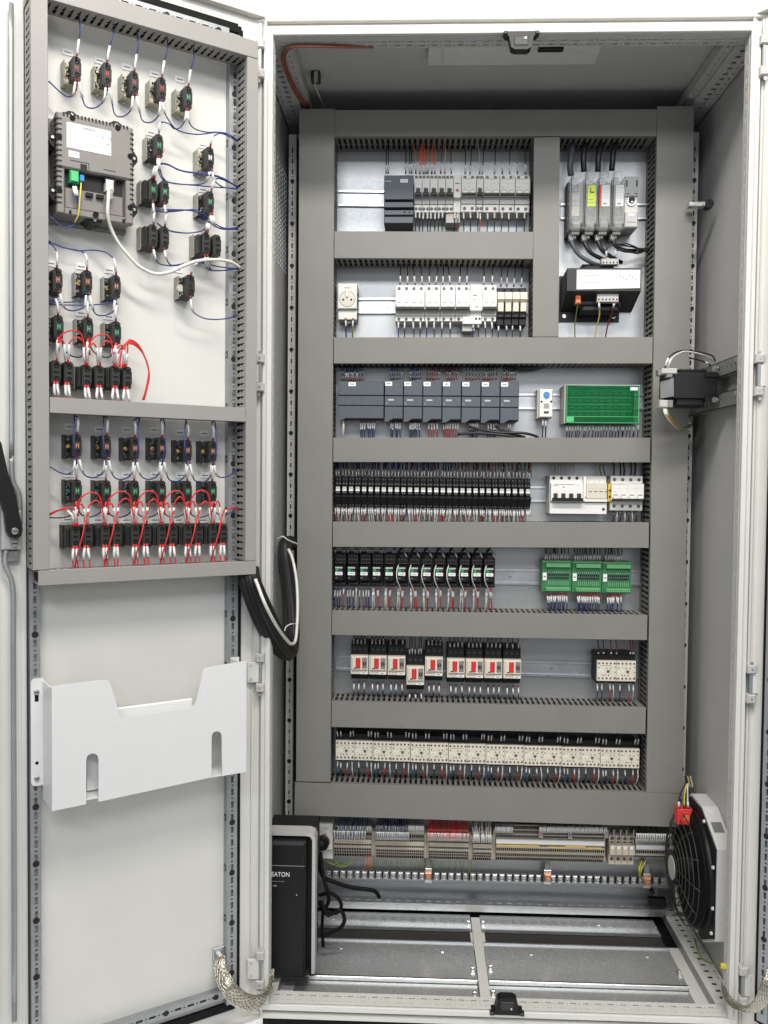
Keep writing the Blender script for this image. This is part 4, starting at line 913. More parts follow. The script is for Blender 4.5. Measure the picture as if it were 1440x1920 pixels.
tblock(705, 795, 1560, 1615, 23, 'beige terminal block fed by dark blue wires', T4, [('marker_strip', .05, .16, .66, 1, .70, 'offwhite')])
tblock(804, 878.5, 1563, 1617, 19, 'beige terminal block fed by bright red wires', T4)
tblock(887, 921.5, 1566, 1619, 9, 'narrow beige terminal block fed by white wires', T4)
T5 = [(.0, .001, .5, 'tan'), (.0, .10, .62, 'beige'), (.10, .22, .72, 'beige'), (.22, .32, .80, 'beige'), (.32, .44, .92, 'tan'), (.44, .52, .98, 'beige'), (.52, .66, 1.0, 'beige'), (.66, .72, .95, 'tan'), (.72, .84, .9, 'beige'), (.84, .88, .8, 'tan'), (.88, 1.0, .75, 'beige')]
tblock(930, 1133.5, 1555, 1620.5, 52, 'longest beige terminal block, with a white marker strip and yellow bridges', T5,
       [('marker_strip', .33, .44, .0, 1, .95, 'paper'), ('jumper_bar', .475, .52, .005, .4, 1.0, 'amberbar'), ('jumper_bar', .495, .54, .48, .64, 1.01, 'amberbar'), ('jumper_bar', .465, .51, .64, .83, 1.01, 'amberbar'), ('jumper_bar', .49, .535, .84, .97, 1.01, 'amberbar')])
o, w, h, D = placed((1143.5, 1570, 1191.5, 1626), .338); t = thing('power_terminal', 'four large beige power terminals between the long block and the fan', 'terminal block', o); Y = lambda f: h - 2 * h * f
for k in range(4):
    x0 = -w + k * w / 2; mb = MB(); mb.box(x0 + .0003, x0 + w / 2 - .0003, -h, h * .95, .004, D * .8, 'beige', .001); mb.box(x0 + .0003, x0 + w / 2 - .0003, Y(.62), Y(.30), D * .8, D, 'beige', .002)
    mb.cyl(x0 + w / 4, Y(.80), D * .8, D * .81, .0042, 'ring_dark', 10); mb.box(x0 + w * .12, x0 + w * .38, Y(.68), Y(.64), D * .8, D * .81, 'dark'); mb.cyl(x0 + w / 4, Y(.12), D * .8, D * .81, .0042, 'ring_dark', 10); mb.box(x0 + w * .12, x0 + w * .38, Y(.26), Y(.22), D * .8, D * .81, 'dark'); mb.box(x0 + w * .08, x0 + w * .3, Y(.40), Y(.31), D, D + .0005, 'paper'); mb.build('power_clamp', parent=t)
tblock(1192.5, 1262, 1568, 1612, 17, 'beige terminal block partly hidden behind the black fan', [(.0, .16, .7, 'beige'), (.16, .40, .9, 'cream'), (.40, .56, .95, 'beige'), (.56, .76, 1, 'beige'), (.76, .88, .9, 'cream'), (.88, 1.0, .8, 'beige')], [('marker_strip', .38, .60 - .04, .0, 1, 1.0, 'paper')])
# lower socket with the black plug
t, w, h, D = socket((597, 1545, 623.5, 1614), 'cream rail socket at the left end of the terminal strip, black plug inserted')
t2 = thing('power_plug', 'round black power plug pushed into the cream socket above the coiled cables', 'plug', t.location + Vector((-.006, -D - .002, .001)))
mb = MB(); mb.cyl(0, .002, 0, .020, .0165, 'black', 20, .0150); mb.cyl(-.002, .006, .020, .026, .007, 'coal', 12, .006); mb.build('plug_body', parent=t2)
# earth bar: galvanised rail with screw clamps
a = at(610, 1641, .385); b = at(1252, 1655, .385); L = (b - a).length; ang = math.atan2(b.z - a.z, b.x - a.x)
t = thing('earth_bar', 'galvanised earth bar with a long row of screw clamps below the terminal strip', 'earth bar', (a.x, YP, a.z), (0, -ang, 0))
mb = MB(); mb.box(0, L, -.006, .010, .012, .018, 'galv_dull', .001); [mb.box(.0148 + .01752 * k, .0185 + .01752 * k, -.004, .012, .018, .0225, 'dark') for k in range(46) if .0185 + .01752 * k < L]; mb.box(0, L, -.014, -.006, .006, .012, 'galv_dull'); mb.build('bar', parent=t)  # dark blocks between the clamps carry the shade of the gaps
cl = MB(); cl.box(-.0052, .0052, -.006, .011, .018, .0235, 'steel', .0012); cl.cyl(0, .002, .0235, .027, .0042, 'steel', 10, .0036); cl.box(-.0034, .0034, .0014, .0026, .027, .0273, 'dark'); cl.box(-.0062, -.0052, -.004, .012, .014, .0245, 'galv')
c0 = cl.build('clamp', parent=t)
for k in range(47):
    x = .008 + k * .01752
    if x > L - .006: break
    o = c0 if k == 0 else c0.copy()
    if k: COL.objects.link(o)
    o.location = (x, 0, 0)
for u, vv in ((803, 1642), (1026, 1645), (1212, 1652)):
    p = at(u, vv, .372); q = MB(); q.box(-.009, .009, -.015, .020, .0, .006, 'steel', .001); q.box(-.008, .008, -.006, .012, .006, .012, 'copper', .002); q.screw(0, 0, .012, .0045, 'brass'); q.box(-.006, .006, .020, .045, -.004, .003, 'mgrey', .001)
    q.build('bar_support', parent=t, loc=Vector((Matrix.Rotation(ang, 3, 'Y') @ (p - Vector((a.x, YP, a.z))))))
# ------------------------------------------------------------------ UPS, fan, side transformer, cables inside the cabinet
a = at(592, 1561, .085); x1 = a.x; zt = a.z; zb = .050
t = thing('backup_battery_unit', 'black backup power tower with a light grey rounded frame in the lower left corner', 'battery backup', (0, 0, 0))
def wb(mb, *a_): return wbox(mb, *a_)
mb = MB(); wb(mb, -.478, x1 - .006, .10, .195, zb, zt - .006, 'black', .002); mb.build('casing', parent=t)
mb = MB(); pts = [(-.474, zt), (x1 - .014, zt), (x1 - .004, zt - .004), (x1, zt - .014), (x1, zb + .01), (x1 - .007, zb + .01), (x1 - .007, zt - .016), (x1 - .011, zt - .0085), (x1 - .018, zt - .007), (-.474, zt - .007)]
mb.prism(pts[::-1], -.12, -.082, 'lgrey'); mb.build('frame_trim', parent=t)
mb = MB(); xb = x1 - .018; mb.box(-.474, xb, zb + .012, zt - .012, -.10, -.060, 'black', .006); mb.box(-.474, xb - .002, zt - .062, zt - .0605, -.060, -.0596, 'mgrey'); mb.box(-.44, xb + .004, zb - .004, zb + .012, -.10, -.070, 'coal', .002)
mb.cyl(xb - .018, zt - .122, -.060, -.0594, .0011, 'paper', 6); mb.build('front_bezel', parent=t)
q = at(526, 1640, .0595); text('EATON', .0135, 'paper', t, (q.x, q.z, -.0597), name='lettering', width=.037)
mb = MB(); [mb.box(-.460 + .003 * k, -.4585 + .003 * k, zt - .0955, zt - .0935, -.060, -.0596, 'mgrey') for k in range(9)]; mb.box(-.458, -.450, zt - .105, zt - .102, -.060, -.0596, 'mgrey'); mb.build('model_line', parent=t, kind='stuff')
t = thing('battery_shelf_box', 'dark box with a small white label behind the top of the backup power tower', 'box', (0, 0, 0))
mb = MB(); p0 = at(512, 1546, .26); p1 = at(596, 1600, .26); wb(mb, -.476, p1.x, .26, .295, p1.z - .05, p0.z, 'black', .004); mb.build('box_body', parent=t); q = at(549, 1553, .259); mb = MB(); mb.box(q.x - .0085, q.x + .0085, q.z - .0022, q.z + .0022, -.2598, -.2585, 'paper'); mb.build('label_plate', parent=t)
def cable(pts, r, m, label, Y=None, n=8, name='cable', flat=1.0, up=None, cat='cable'):
    ph = smooth(pts, 6); mb = MB(); o0 = ph[0].copy(); tube(mb, [p - o0 for p in ph], r, m, n, flat, up); o = mb.build(name, loc=o0, raw=True); return tag(o, label, cat)
A = lambda L: [at(*p) for p in L]
cable(A([(601, 1598, .30), (606, 1640, .26), (614, 1672, .24), (616, 1690, .24), (606, 1706, .24), (598, 1690, .24)]), .0042, 'rubber', 'black power cord hanging from the plug beside the tower')
cable(A([(597, 1600, .30), (604, 1640, .28), (622, 1652, .28), (655, 1663, .28), (690, 1668, .28), (704, 1672, .29), (711, 1682, .32)]), .0048, 'rubber', 'thick black cord swinging right from the plug toward the perforated rail')
cable(A([(600, 1678, .22), (618, 1674, .20), (634, 1684, .2), (640, 1700, .2), (630, 1712, .2), (612, 1708, .2), (604, 1696, .2)]), .0040, 'rubber', 'upper loop of coiled black cord beside the tower')
cable(A([(603, 1690, .18), (614, 1716, .18), (636, 1706, .18), (646, 1722, .18), (640, 1738, .18), (622, 1748, .18), (606, 1756, .18)]), .0042, 'rubber', 'lower loop of coiled black cord beside the tower')
cable(A([(606, 1700, .2), (604, 1740, .2), (606, 1775, .2)]), .0036, 'rubber', 'short black cord end running down close to the tower')
cable(A([(640, 1701, .44), (665, 1705, .43), (700, 1702, .44)]), .005, 'rubber', 'black cord lying under the perforated rail', flat=.5)
for i, (u0, u1, vv) in enumerate(((616, 668, 8), (627, 655, 5), (612, 640, 3))):
    cable(A([(u0, 1616, .35), ((u0 + u1) / 2, 1618 + vv, .34), (u1, 1611, .36)]), .0014, 'w_green', 'green earth wire sagging under the teal wired terminal block, strand %s' % ['long', 'middle', 'short'][i])
# black sleeve with the door harness
def sleeve(P, R_, label, extra=70):
    ph = smooth(P, 8); N = len(ph); rr = []
    for i in range(N):
        f = i / (N - 1) * (len(R_) - 1); k = min(int(f), len(R_) - 2); rr.append(R_[k] + (R_[k + 1] - R_[k]) * (f - k))
    mb = MB(); tube(mb, ph, [q * .93 for q in rr], 'w_black', 14)
    o = mb.build('cable_loom', raw=True); tag(o, label, 'cable bundle'); mb = MB()
    for s in range(extra):                                   # single strands lying on the bundle
        a0 = random.random() * 6.283; tw = random.uniform(-.5, .5); q = []; N_ = Vector((0, -1, 0))
        for i, p in enumerate(ph):
            tt = (ph[min(i + 1, N - 1)] - ph[max(i - 1, 0)]).normalized(); N_ = (N_ - tt * N_.dot(tt)).normalized(); B = tt.cross(N_); an = a0 + tw * i / N
            q.append(p + (B * math.cos(an) + N_ * math.sin(an)) * rr[i] * .97)
        tube(mb, q, .0009, 'dark' if s % 4 else 'coal', 4, caps=False)
    mb.build('strand', parent=o, raw=True, kind='stuff'); return o
sleeve([dpt(466, 1066, .045), dpt(470, 1095, .055), at(492, 1150, -.03), at(515, 1195, .04), at(537, 1222, .12), at(547, 1205, .19), at(546, 1150, .23), at(540, 1090, .25), at(534, 1040, .26), at(536, 1018, .28), at(556, 1020, .34)],
       [.020, .021, .0235, .0235, .019, .016, .017, .0175, .0155, .014, .016], 'thick black wire loom looping from the left door into the cabinet')
cable([dpt(479, 1086, .085)] + A([(498, 1135, -.10), (520, 1176, -.05), (540, 1203, .02), (549, 1207, .06), (555, 1195, .09), (558, 1140, .12), (556, 1090, .15), (549, 1050, .17), (541, 1030, .19)]), .0032, 'w_white', 'white cable running along the black loom between door and cabinet')
cable(A([(531, 1192, .11), (536, 1176, .12), (546, 1170, .13), (556, 1170, .12)]), .0013, 'w_white', 'white cable tie round the loom near its lowest bend', cat='cable tie')
cable(A([(519, 1011, .20), (530, 1006, .19), (541, 1013, .20), (558, 1020, .24)]), .0016, 'w_white', 'white cable tie round the loom at its upper bend', cat='cable tie')
# braided earth straps
def braid(P, R_, label, ns=26):
    ph = smooth(P, 12); N = len(ph); mb = MB(); rr = [R_[0] + (R_[1] - R_[0]) * math.sin(math.pi * i / (N - 1)) for i in range(N)]
    tube(mb, ph, [q * .86 for q in rr], 'brass', 14, .45, up=(0, -1, 0)); o = mb.build('earth_strap', raw=True); tag(o, label, 'earth strap'); L = sum((b - a).length for a, b in zip(ph, ph[1:])); mb = MB()
    for s in range(ns):
        sg = 1 if s % 2 else -1; q = []; N_ = Vector((0, -1, 0)); d = 0
        for i, p in enumerate(ph):
            tt = (ph[min(i + 1, N - 1)] - ph[max(i - 1, 0)]); d += tt.length / 2; tt.normalize(); N_ = (N_ - tt * N_.dot(tt)).normalized(); B = tt.cross(N_)
            an = 6.283 * (s // 2) / (ns / 2) + sg * d / .028; w_ = 1 + .05 * math.sin(d / .0035 + s)
            q.append(p + (B * math.cos(an) + N_ * .48 * math.sin(an)) * rr[i] * w_)
        tube(mb, q, .0013, 'brass', 4, .6, caps=False)
    mb.build('woven_strand', parent=o, raw=True, kind='stuff'); return o
braid([dpt(412, 1800, .022), dpt(414, 1822, .035), dpt(428, 1852, .06), dpt(452, 1875, .06), at(482, 1880, -.05), at(500, 1862, -.015), at(507, 1838, .015), at(509, 1820, .03)], (.010, .0155), 'braided metal earth strap hanging from the left door to the cabinet frame')
mb = MB(); x, z = dloc(412, 1795, .01); mb.box(x - .012, x + .012, z - .02, z + .018, 0, .006, 'galv', .002); mb.cyl(x + .003, z, .006, .016, .007, 'steel', 6); mb.cyl(x + .003, z, .016, .021, .004, 'copper', 10); mb.build('earth_bolt', parent=LD)
braid([at(1446, 1815, -.12), at(1436, 1850, -.13), at(1425, 1880, -.12), at(1403, 1893, -.07), at(1380, 1885, -.03), at(1365, 1868, -.005), at(1358, 1850, .02)], (.005, .0125), 'braided metal earth strap hanging from the right door at the lower corner')
# filter fan on the right wall
t = thing('filter_fan', 'black round filter fan in a pale eight-sided housing on the right side wall', 'fan', (.493, .225, .245)); R0 = .136
oc = [(-R0, -.095), (-.06, -R0), (.06, -R0), (R0, -.095), (R0, .08), (.05, .150), (-.03, .150), (-R0, .098)]        # (Y offset, Z offset)
def yz(y, z, xo): return (-xo, z, -y)                                                       # local (x,y,z) for a thing facing -X
def xpr(mb, poly, x0, x1, m):
    n = len(poly); b = len(mb.v); mb.v += [yz(y, z, x0) for y, z in poly] + [yz(y, z, x1) for y, z in poly]; mb.face([b + i for i in range(n)], m); mb.face([b + n + i for i in range(n)][::-1], m)
    for i in range(n): j = (i + 1) % n; mb.face([b + j, b + i, b + n + i, b + n + j], m)
mb = MB(); xpr(mb, oc, .0, .034, 'pocket'); mb.build('housing', parent=t)
def disc(mb, x0, x1, r0, r1, m, n=36, y=0, z=0):
    b = len(mb.v)
    for x, r in ((x0, r0), (x1, r1)):
        for i in range(n): a_ = 6.28318 * i / n; mb.v.append(yz(y + r * math.cos(a_), z + r * math.sin(a_), x))
    for i in range(n): j = (i + 1) % n; mb.face([b + j, b + i, b + n + i, b + n + j], m, True)
    mb.face([b + n + i for i in range(n)], m)
mb = MB(); oc2 = [(y * .965, z * .965) for y, z in oc]; xpr(mb, oc2, .034, .037, 'black'); disc(mb, .037, .048, .128, .122, 'black'); mb.build('mounting_ring', parent=t)
mb = MB(); disc(mb, .048, .050, .118, .116, 'rubber'); mb.build('rotor_chamber', parent=t)
def ringtube(mb, r, x, tr, m, n=40):
    P_ = [Vector((-x, r * math.cos(6.28318 * i / n), r * math.sin(6.28318 * i / n))) for i in range(n + 1)]
    tube(mb, P_, tr, m, 5, caps=False, up=(1, 0, 0))
dome = lambda r: .052 + .036 * math.sqrt(max(0, 1 - (r / .125) ** 2))
for r in (.036, .050, .064, .078, .092, .106, .118):
    mb = MB(); ringtube(mb, r, dome(r), .0013, 'coal'); mb.build('grille_ring', parent=t, raw=True)
sp = MB(); P_ = [Vector((-dome(r) + .0005, r * math.cos(.25 + (r - .03) * 3), r * math.sin(.25 + (r - .03) * 3))) for r in (.03, .045, .06, .075, .09, .105, .12)]; tube(sp, P_, .0014, 'coal', 5, up=(1, 0, 0)); s0 = sp.build('grille_spoke', parent=t, raw=True)
for k in range(1, 12): o = s0.copy(); COL.objects.link(o); o.rotation_euler = (k * 6.28318 / 12, 0, 0)
mb = MB(); disc(mb, .05, .0875, .036, .034, 'black', 24); disc(mb, .0875, .089, .026, .0255, 'lgrey', 24); mb.build('motor_hub', parent=t)
for y, z in ((-.124, .055), (-.127, -.03), (-.122, -.085), (-.06, .128), (.1, .07), (-.03, -.125)):
    mb = MB(); disc(mb, .037, .041, .0042, .0035, 'paper', 8, y, z); mb.build('fixing_screw', parent=t)
mb = MB(); b = len(mb.v); P3 = lambda y, z, x: yz(y, z, x)
def chq(x0, x1, f0, f1, off=.0006):
    y0, z0 = frx(f0, -R0, -.03), frx(f0, .098, .150); y1, z1 = frx(f1, -R0, -.03), frx(f1, .098, .150); nrm = Vector((-.052, .106)).normalized() * off
    return [yz(y + nrm.x, z + nrm.y, x) for y, z, x in ((y0, z0, x0), (y1, z1, x0), (y1, z1, x1), (y0, z0, x1))]
mb.v = chq(.006, .028, .38, .62); mb.face([0, 1, 2, 3], 'mgrey'); mb.v += chq(.014, .026, .82, .92); mb.face([4, 5, 6, 7], 'paper'); mb.build('rating_label', parent=t)
mb = MB(); p = atx(1283, 1527, .435); q = Vector((.493, .225, .245)); y, z, x = p.y - q.y, p.z - q.z, q.x - p.x
for (dy, dz, s1, s2, m) in ((0, 0, .030, .016, 'redlabel'),):
    mb.box(-x - .018, -x + .014, z - .019, z + .016, -y - .014, -y + .014, 'redlabel', .002)
mb.build('terminal_cover', parent=t); mb = MB(); mb.box(-x - .007, -x + .007, z - .008, z + .004, -y + .014, -y + .0143, 'orange'); mb.box(-x - .009, -x + .009, z + .009, z + .010, -y + .014, -y + .0143, 'orange'); mb.build('warning_print', parent=t)
fp = Vector((q.x - x, q.y + y, q.z + z))
for i, (dx, m, lab) in enumerate(((-.014, 'w_black', 'black wire entering the red terminal cover of the fan'), (-.002, 'w_yellow', 'green and yellow earth wire entering the red terminal cover of the fan'), (.006, 'w_white', 'grey wire entering the red terminal cover of the fan'))):
    e = at(1284 + 5 * i, 1455, .36); wire([fp + Vector((dx, -.008, .017)), fp + Vector((dx * .9, -.004, .040)), fp + Vector((.004 + .003 * i, .01, .065)), e + Vector((0, -.02, -.02)), e], m, ((.002, .014),) if i != 1 else (), lab, r=.0018, rm=.0028)
cable(A([(1360, 1812, .02), (1335, 1806, .10), (1315, 1795, .16), (1302, 1760, .26)]), .0020, 'w_green', 'green and yellow earth wire crossing the perforated floor rail at the right')
mb = MB(); q = at(1358, 1811, .015); mb.box(q.x - .007, q.x + .007, q.z - .005, q.z + .004, -.018, -.012, 'w_yellow', .001); o = mb.build('cable_lug'); tag(o, 'yellow insulated lug on the earth wire at the right floor rail', 'cable lug')
# small dark bits beside the earth bar
mb = MB(); p = at(1231, 1689, .40); mb.box(p.x - .020, p.x + .020, p.z - .008, p.z + .010, -.404, -.385, 'black', .001); p = at(1222, 1670, .40); mb.cyl(p.x, p.z, -.404, -.39, .006, 'black'); o = mb.build('bracket'); tag(o, 'small black bracket behind the fan below the earth bar', 'bracket')
# transformer on the right wall
def Xat(u, v, X): return atx(u, v, X)
t = thing('supply_transformer', 'black transformer with pale terminals, hung on two rails of the right side wall', 'transformer', (0, 0, 0))
def rb(mb, u0, v0, u1, v1, Yf, dep, m, c=.001):
    a_ = at(u0, v0, Yf); b_ = at(u1, v1, Yf); mb.box(a_.x, b_.x, b_.z, a_.z, -(Yf + dep), -Yf, m, c)
YT = .175
mb = MB(); rb(mb, 1264, 697, 1345, 747, YT, .075, 'black'); mb.build('core', parent=t)
mb = MB(); rb(mb, 1274, 692, 1326, 698, YT + .01, .055, 'black', .002); rb(mb, 1266, 742, 1322, 762, YT + .008, .058, 'black', .004); rb(mb, 1246, 700, 1265, 745, YT + .02, .04, 'black', .002); mb.build('winding', parent=t)
mb = MB(); a_ = at(1238, 716, YT + .02); b_ = at(1263.5, 708, YT - .002); c_ = at(1263.5, 743, YT - .002); d_ = at(1238, 747, YT + .02); mb.v = [(p.x, p.z, -p.y) for p in (d_, c_, b_, a_)]; mb.face([0, 1, 2, 3], 'zinc'); mb.build('rating_label', parent=t)
mb = MB(); rb(mb, 1241, 690, 1270, 701, YT - .002, .03, 'lgrey', .002); rb(mb, 1234, 693, 1242, 704, YT + .006, .02, 'mgrey', .001); rb(mb, 1250, 699, 1262, 708, YT + .0, .02, 'mgrey', .002); mb.build('terminal_strip', parent=t)
mb = MB(); rb(mb, 1237, 750, 1253, 764, YT - .002, .03, 'lgrey', .002); rb(mb, 1252, 750, 1262, 764, YT + .004, .02, 'mgrey', .001); mb.build('terminal_strip', parent=t)
mb = MB(); rb(mb, 1322, 700, 1349, 707, YT - .004, .003, 'black', .001); rb(mb, 1322, 742, 1347, 752, YT - .004, .003, 'black', .001); mb.build('mounting_foot', parent=t)
for u, v in ((1348, 691), (1347, 750), (1390, 674), (1388, 737)):
    p = atx(u, v, .452 if u < 1360 else .470); mb = MB(); mb.cyl(0, 0, 0, .010, .0045, 'steel', 8); mb.cyl(0, 0, .010, .013, .0058, 'steel', 6); o = mb.build('bolt', parent=t, loc=p, rot=(0, 0, -math.pi / 2 + .5))
for i, (z0_, dz, lab) in enumerate(((at(1345, 692, .18).z, .0, 'upper galvanised rail across the right side wall carrying the transformer'), (at(1345, 752, .18).z, .0, 'lower galvanised rail across the right side wall carrying the transformer'))):
    mb = MB(); perf(mb, .40, .032, [(0, .007, .012, .02)], .025, 0, .0015, 'mgrey', lambda a_, b_, c_, z0_=z0_: (.474 - c_, z0_ - .016 + b_, -a_ - .045)); wb(mb, .4725, .492, .045, .445, z0_ - .016, z0_ - .0145, 'mgrey'); wb(mb, .4725, .492, .045, .445, z0_ + .0145, z0_ + .016, 'mgrey')
    o = mb.build('wall_rail'); tag(o, lab, 'rail')
for i, (L_, m, lab) in enumerate((([(1247, 690, .175), (1253, 672, .175), (1266, 661, .18), (1285, 657, .2), (1310, 660, .22), (1335, 667, .25), (1341, 677, .27)], 'w_black', 'black wire arching over the side transformer'),
        ([(1252, 690, .175), (1258, 674, .175), (1270, 664, .18), (1287, 659, .2), (1320, 666, .23), (1340, 678, .27)], 'w_white', 'grey wire arching over the side transformer'))):
    wire(A(L_), m, ((.004, .022),), lab, r=.0017, rm=.0026, ferr=None)
wire(A([(1292, 671, .22), (1310, 675, .23), (1326, 681, .24), (1334, 687, .26)]), 'w_black', ((.044, .056),), 'short black wire reaching the rail behind the side transformer', r=.0017, rm=.0026, ferr=None)
for i, (dx, m, lab) in enumerate(((0, 'w_white', 'white wire bending down from the side transformer'), (3, 'orange', 'orange brown wire bending down from the side transformer'), (6, 'w_green', 'green wire bending down from the side transformer'))):
    wire(A([(1244 + dx, 763, .18), (1248 + dx, 778, .18), (1260 + dx, 794, .2), (1272 + dx, 803, .24), (1288, 803 - i, .30), (1298, 797 - i, .36)]), m, ((.004, .020),) if i < 2 else (), lab, r=.0019, rm=.0026, ferr=None)
# wall fixings with rail ends behind the right duct
for u, v in ((1318, 382),):
    p = atx(u, v, .455); mb = MB(); wb(mb, p.x - .03, p.x + .01, p.y, p.y + .02, p.z - .005, p.z + .005, 'steel', .001); mb.cyl(p.x + .014, p.z, -p.y - .02, -p.y + .002, .010, 'black', 10); mb.cyl(p.x, p.z, -p.y, -p.y + .003, .003, 'steel'); o = mb.build('door_switch'); tag(o, 'small black and silver fixing clamp near the top of the right wall', 'clamp')

# ------------------------------------------------------------------ devices on the left door
WB = .058
mat('red_dim', (.36, .05, .05), .5); mat('orange_dim', (.50, .20, .11), .5); mat('green_dim', (.06, .34, .14), .5)
def button(u, v, colr, ins, kind, label, group, double=False):
    p = dpt(u, v, WB - .0115); org = DH + DD * ((p - DH).dot(DD) + .006) + Vector((0, 0, p.z)) ; t = thing('push_button', label, 'push button', org, (0, 0, DROT), group)
    mb = MB(); c, c2 = {'olive': ('collar', 'collar_side'), 'black': ('collar_black', 'coal'), 'grey': ('collar_black', 'collar_side')}[colr]
    rs = random.Random(int(u * 7 + v))
    mb.box(-.0095, -.0080, -.021, .020, 0, .024, c2, .0005); mb.box(-.0080, .017, -.020, .019, 0, .012, c, .002)
    mb.box(-.0072, .015, .007, .018, .012, .024, c, .002); mb.box(-.0072, .015, -.019, -.009, .012, .022, c, .002); mb.box(-.0075, -.0045, -.009, .007, .012, .022, c, .001)
    for k in range(20): x = rs.uniform(-.0085, .0015); y = rs.uniform(-.018, .016); mb.box(x, x + rs.uniform(.001, .0026), y, y + rs.uniform(.001, .0032), .020, rs.uniform(.0235, .0275), rs.choice(('steel', 'dark', c, 'lgrey' if colr != 'black' else 'mgrey', 'black', c2)), .0003)
    mb.cyl(.001, -.0225, .004, .010, .0028, 'steel', 8); mb.build('mounting_collar', parent=t)
    mb = MB(); mb.cyl(.0015, 0, .012, .020, .0078, 'ring_dark', 14); mb.cyl(.0015, 0, .020, .0202, .0062, 'black', 14)
    if ins in ('orange', 'amber'): mb.cyl(-.0035, .0, .0202, .024, .0042, 'amber', 12, .0032)
    if ins == 'green' and colr == 'black': mb.cyl(-.0035, .0, .0202, .024, .0042, 'teal', 12, .0034)
    if ins == 'lamp': mb.cyl(-.0045, -.002, .0202, .026, .0080, 'cream', 14, .0065)
    mb.build('plunger', parent=t)
    if double:
        mb = MB(); mb.box(-.0080, -.0014, -.0175, .0165, .012, WB - .016, 'coal', .0015)
        for k in range(2): mb.box(-.0065 + .0028 * k, -.0055 + .0028 * k, -.014, .013, WB - .016, WB - .0150, 'rubber')
        mb.build('contact_block', parent=t)
    for i, x0 in enumerate((.006, .0275) if double else (.006,)):
        mb = MB(); w = .0074
        mb.prism([(x0 - w, -.018), (x0 + w, -.018), (x0 + w, -.012), (x0 + w + .0012, -.010), (x0 + w + .0012, .010), (x0 + w, .012), (x0 + w, .017), (x0 + w * .5, .020), (x0 - w * .6, .020), (x0 - w, .016)], .010, WB - .013 - .0, 'coal')
        mb.box(x0 - w * .8, x0 + w * .8, -.016, .018, WB - .013, WB - .0115, 'coal', .0006); D = WB - .0115
        for y in (.011, -.010): mb.cyl(x0 + .001, y, D, D + .0003, .0043, 'rubber', 10); mb.cyl(x0 + .001, y - .001, D + .0003, D + .0005, .0015, 'coal', 6)
        mb.build('contact_block', parent=t)
        if not double or kind == 'g':
            im = {'red': 'red_dim', 'orange': 'orange_dim', 'amber': 'orange_dim', 'green': 'green_dim', 'white': 'paper', 'lamp': 'dark', 'none': 'dark'}[ins]; mb = MB(); f = 1.0
            mb.box(x0 - .0026, x0 + .0036, -.0005, .0018, D, D + .0010, im, .0003); mb.box(x0 - .0024, x0 - .0006, -.0036, .0048, D, D + .0008, im, .0003); mb.box(x0 + .0016, x0 + .0032, -.0036, .0048, D, D + .0008, im, .0003); mb.build('coloured_insert', parent=t)
        else:
            mb = MB(); mb.box(x0 - .003, x0 + .005, -.001, .002, D, D + .0006, 'rubber'); mb.build('coloured_insert', parent=t)
    return t
AA = [(143.4, 128), (200.5, 139), (251.7, 155), (303.4, 166), (352.8, 182.4)]
for i, (u, v) in enumerate(AA): button(u, v, 'olive', 'red' if i < 4 else 'green', '', 'olive collared button with %s insert, %s in the topmost door row' % ('a red' if i < 4 else 'a green', ['first', 'second', 'third', 'fourth', 'last'][i]), 'buttons in the topmost door row')
for (u, v, c, ins, d, lab) in ((298, 272.7, 'grey', 'green', 0, 'button with green insert right of the top of the display unit'), (393.6, 296, 'olive', 'white', 0, 'button with white insert near the hinge side duct'),
        (287, 355.7, 'grey', 'green', 1, 'two-block button right of the middle of the display unit'), (393.6, 379, 'grey', 'green', 0, 'button with green insert below the one with white insert'),
        (287, 442, 'grey', 'none', 1, 'two-block button right of the lower corner of the display unit'), (386.5, 457, 'grey', 'none', 1, 'two-block button just above the white cable near the hinges'), (357.5, 535.7, 'grey', 'lamp', 0, 'lone button with a cream lamp disc below the white cable')):
    button(u, v, c, ins, 'g' if ins == 'green' else '', lab, 'buttons around the display unit', bool(d))
for i, (u, v) in enumerate(((108, 525), (164, 528.5), (217.8, 537.5))): button(u, v, 'grey', 'orange', '', 'button with orange insert below the display unit, ' + ['leftmost', 'middle one', 'rightmost'][i], 'orange buttons below the display unit')
for i, (u, v) in enumerate(((110, 613), (166, 617), (218.5, 624))): button(u, v, 'grey', 'green', '', 'button with green insert above the red wires, ' + ['leftmost', 'middle one', 'rightmost'][i], 'green buttons below the display unit')
D3 = [(104.7, 698), (162.5, 705.4), (216, 707)]
for i, (u, v) in enumerate(D3): button(u, v, 'grey', 'none', '', 'dark two-block button above the middle door duct, ' + ['leftmost', 'middle one', 'rightmost'][i], 'two-block buttons above the middle door duct', True)
BR = [(144.5, 836), (199.7, 837.6), (252.8, 841), (303.4, 841), (352, 845), (399, 846.7)]
CR = [(144.5, 921), (199.7, 922), (252.8, 922), (303.4, 922), (352, 922), (399, 922)]
DR = [(140.8, 1007), (197, 1005), (253, 1004), (303, 1004), (352, 1003), (399, 1002)]
O6 = ['first', 'second', 'third', 'fourth', 'fifth', 'last']
for i, (u, v) in enumerate(BR): button(u, v, 'black', 'orange', '', 'black button with amber plunger and orange insert, %s of six' % O6[i], 'amber buttons in the lower door field')
for i, (u, v) in enumerate(CR): button(u, v, 'black', 'green', '', 'black button with green insert, %s of six under the amber ones' % O6[i], 'green buttons in the lower door field')
for i, (u, v) in enumerate(DR): button(u, v, 'black', 'none', '', 'dark two-block button, %s of six above the lowest door duct' % O6[i], 'two-block buttons in the lower door field', True)
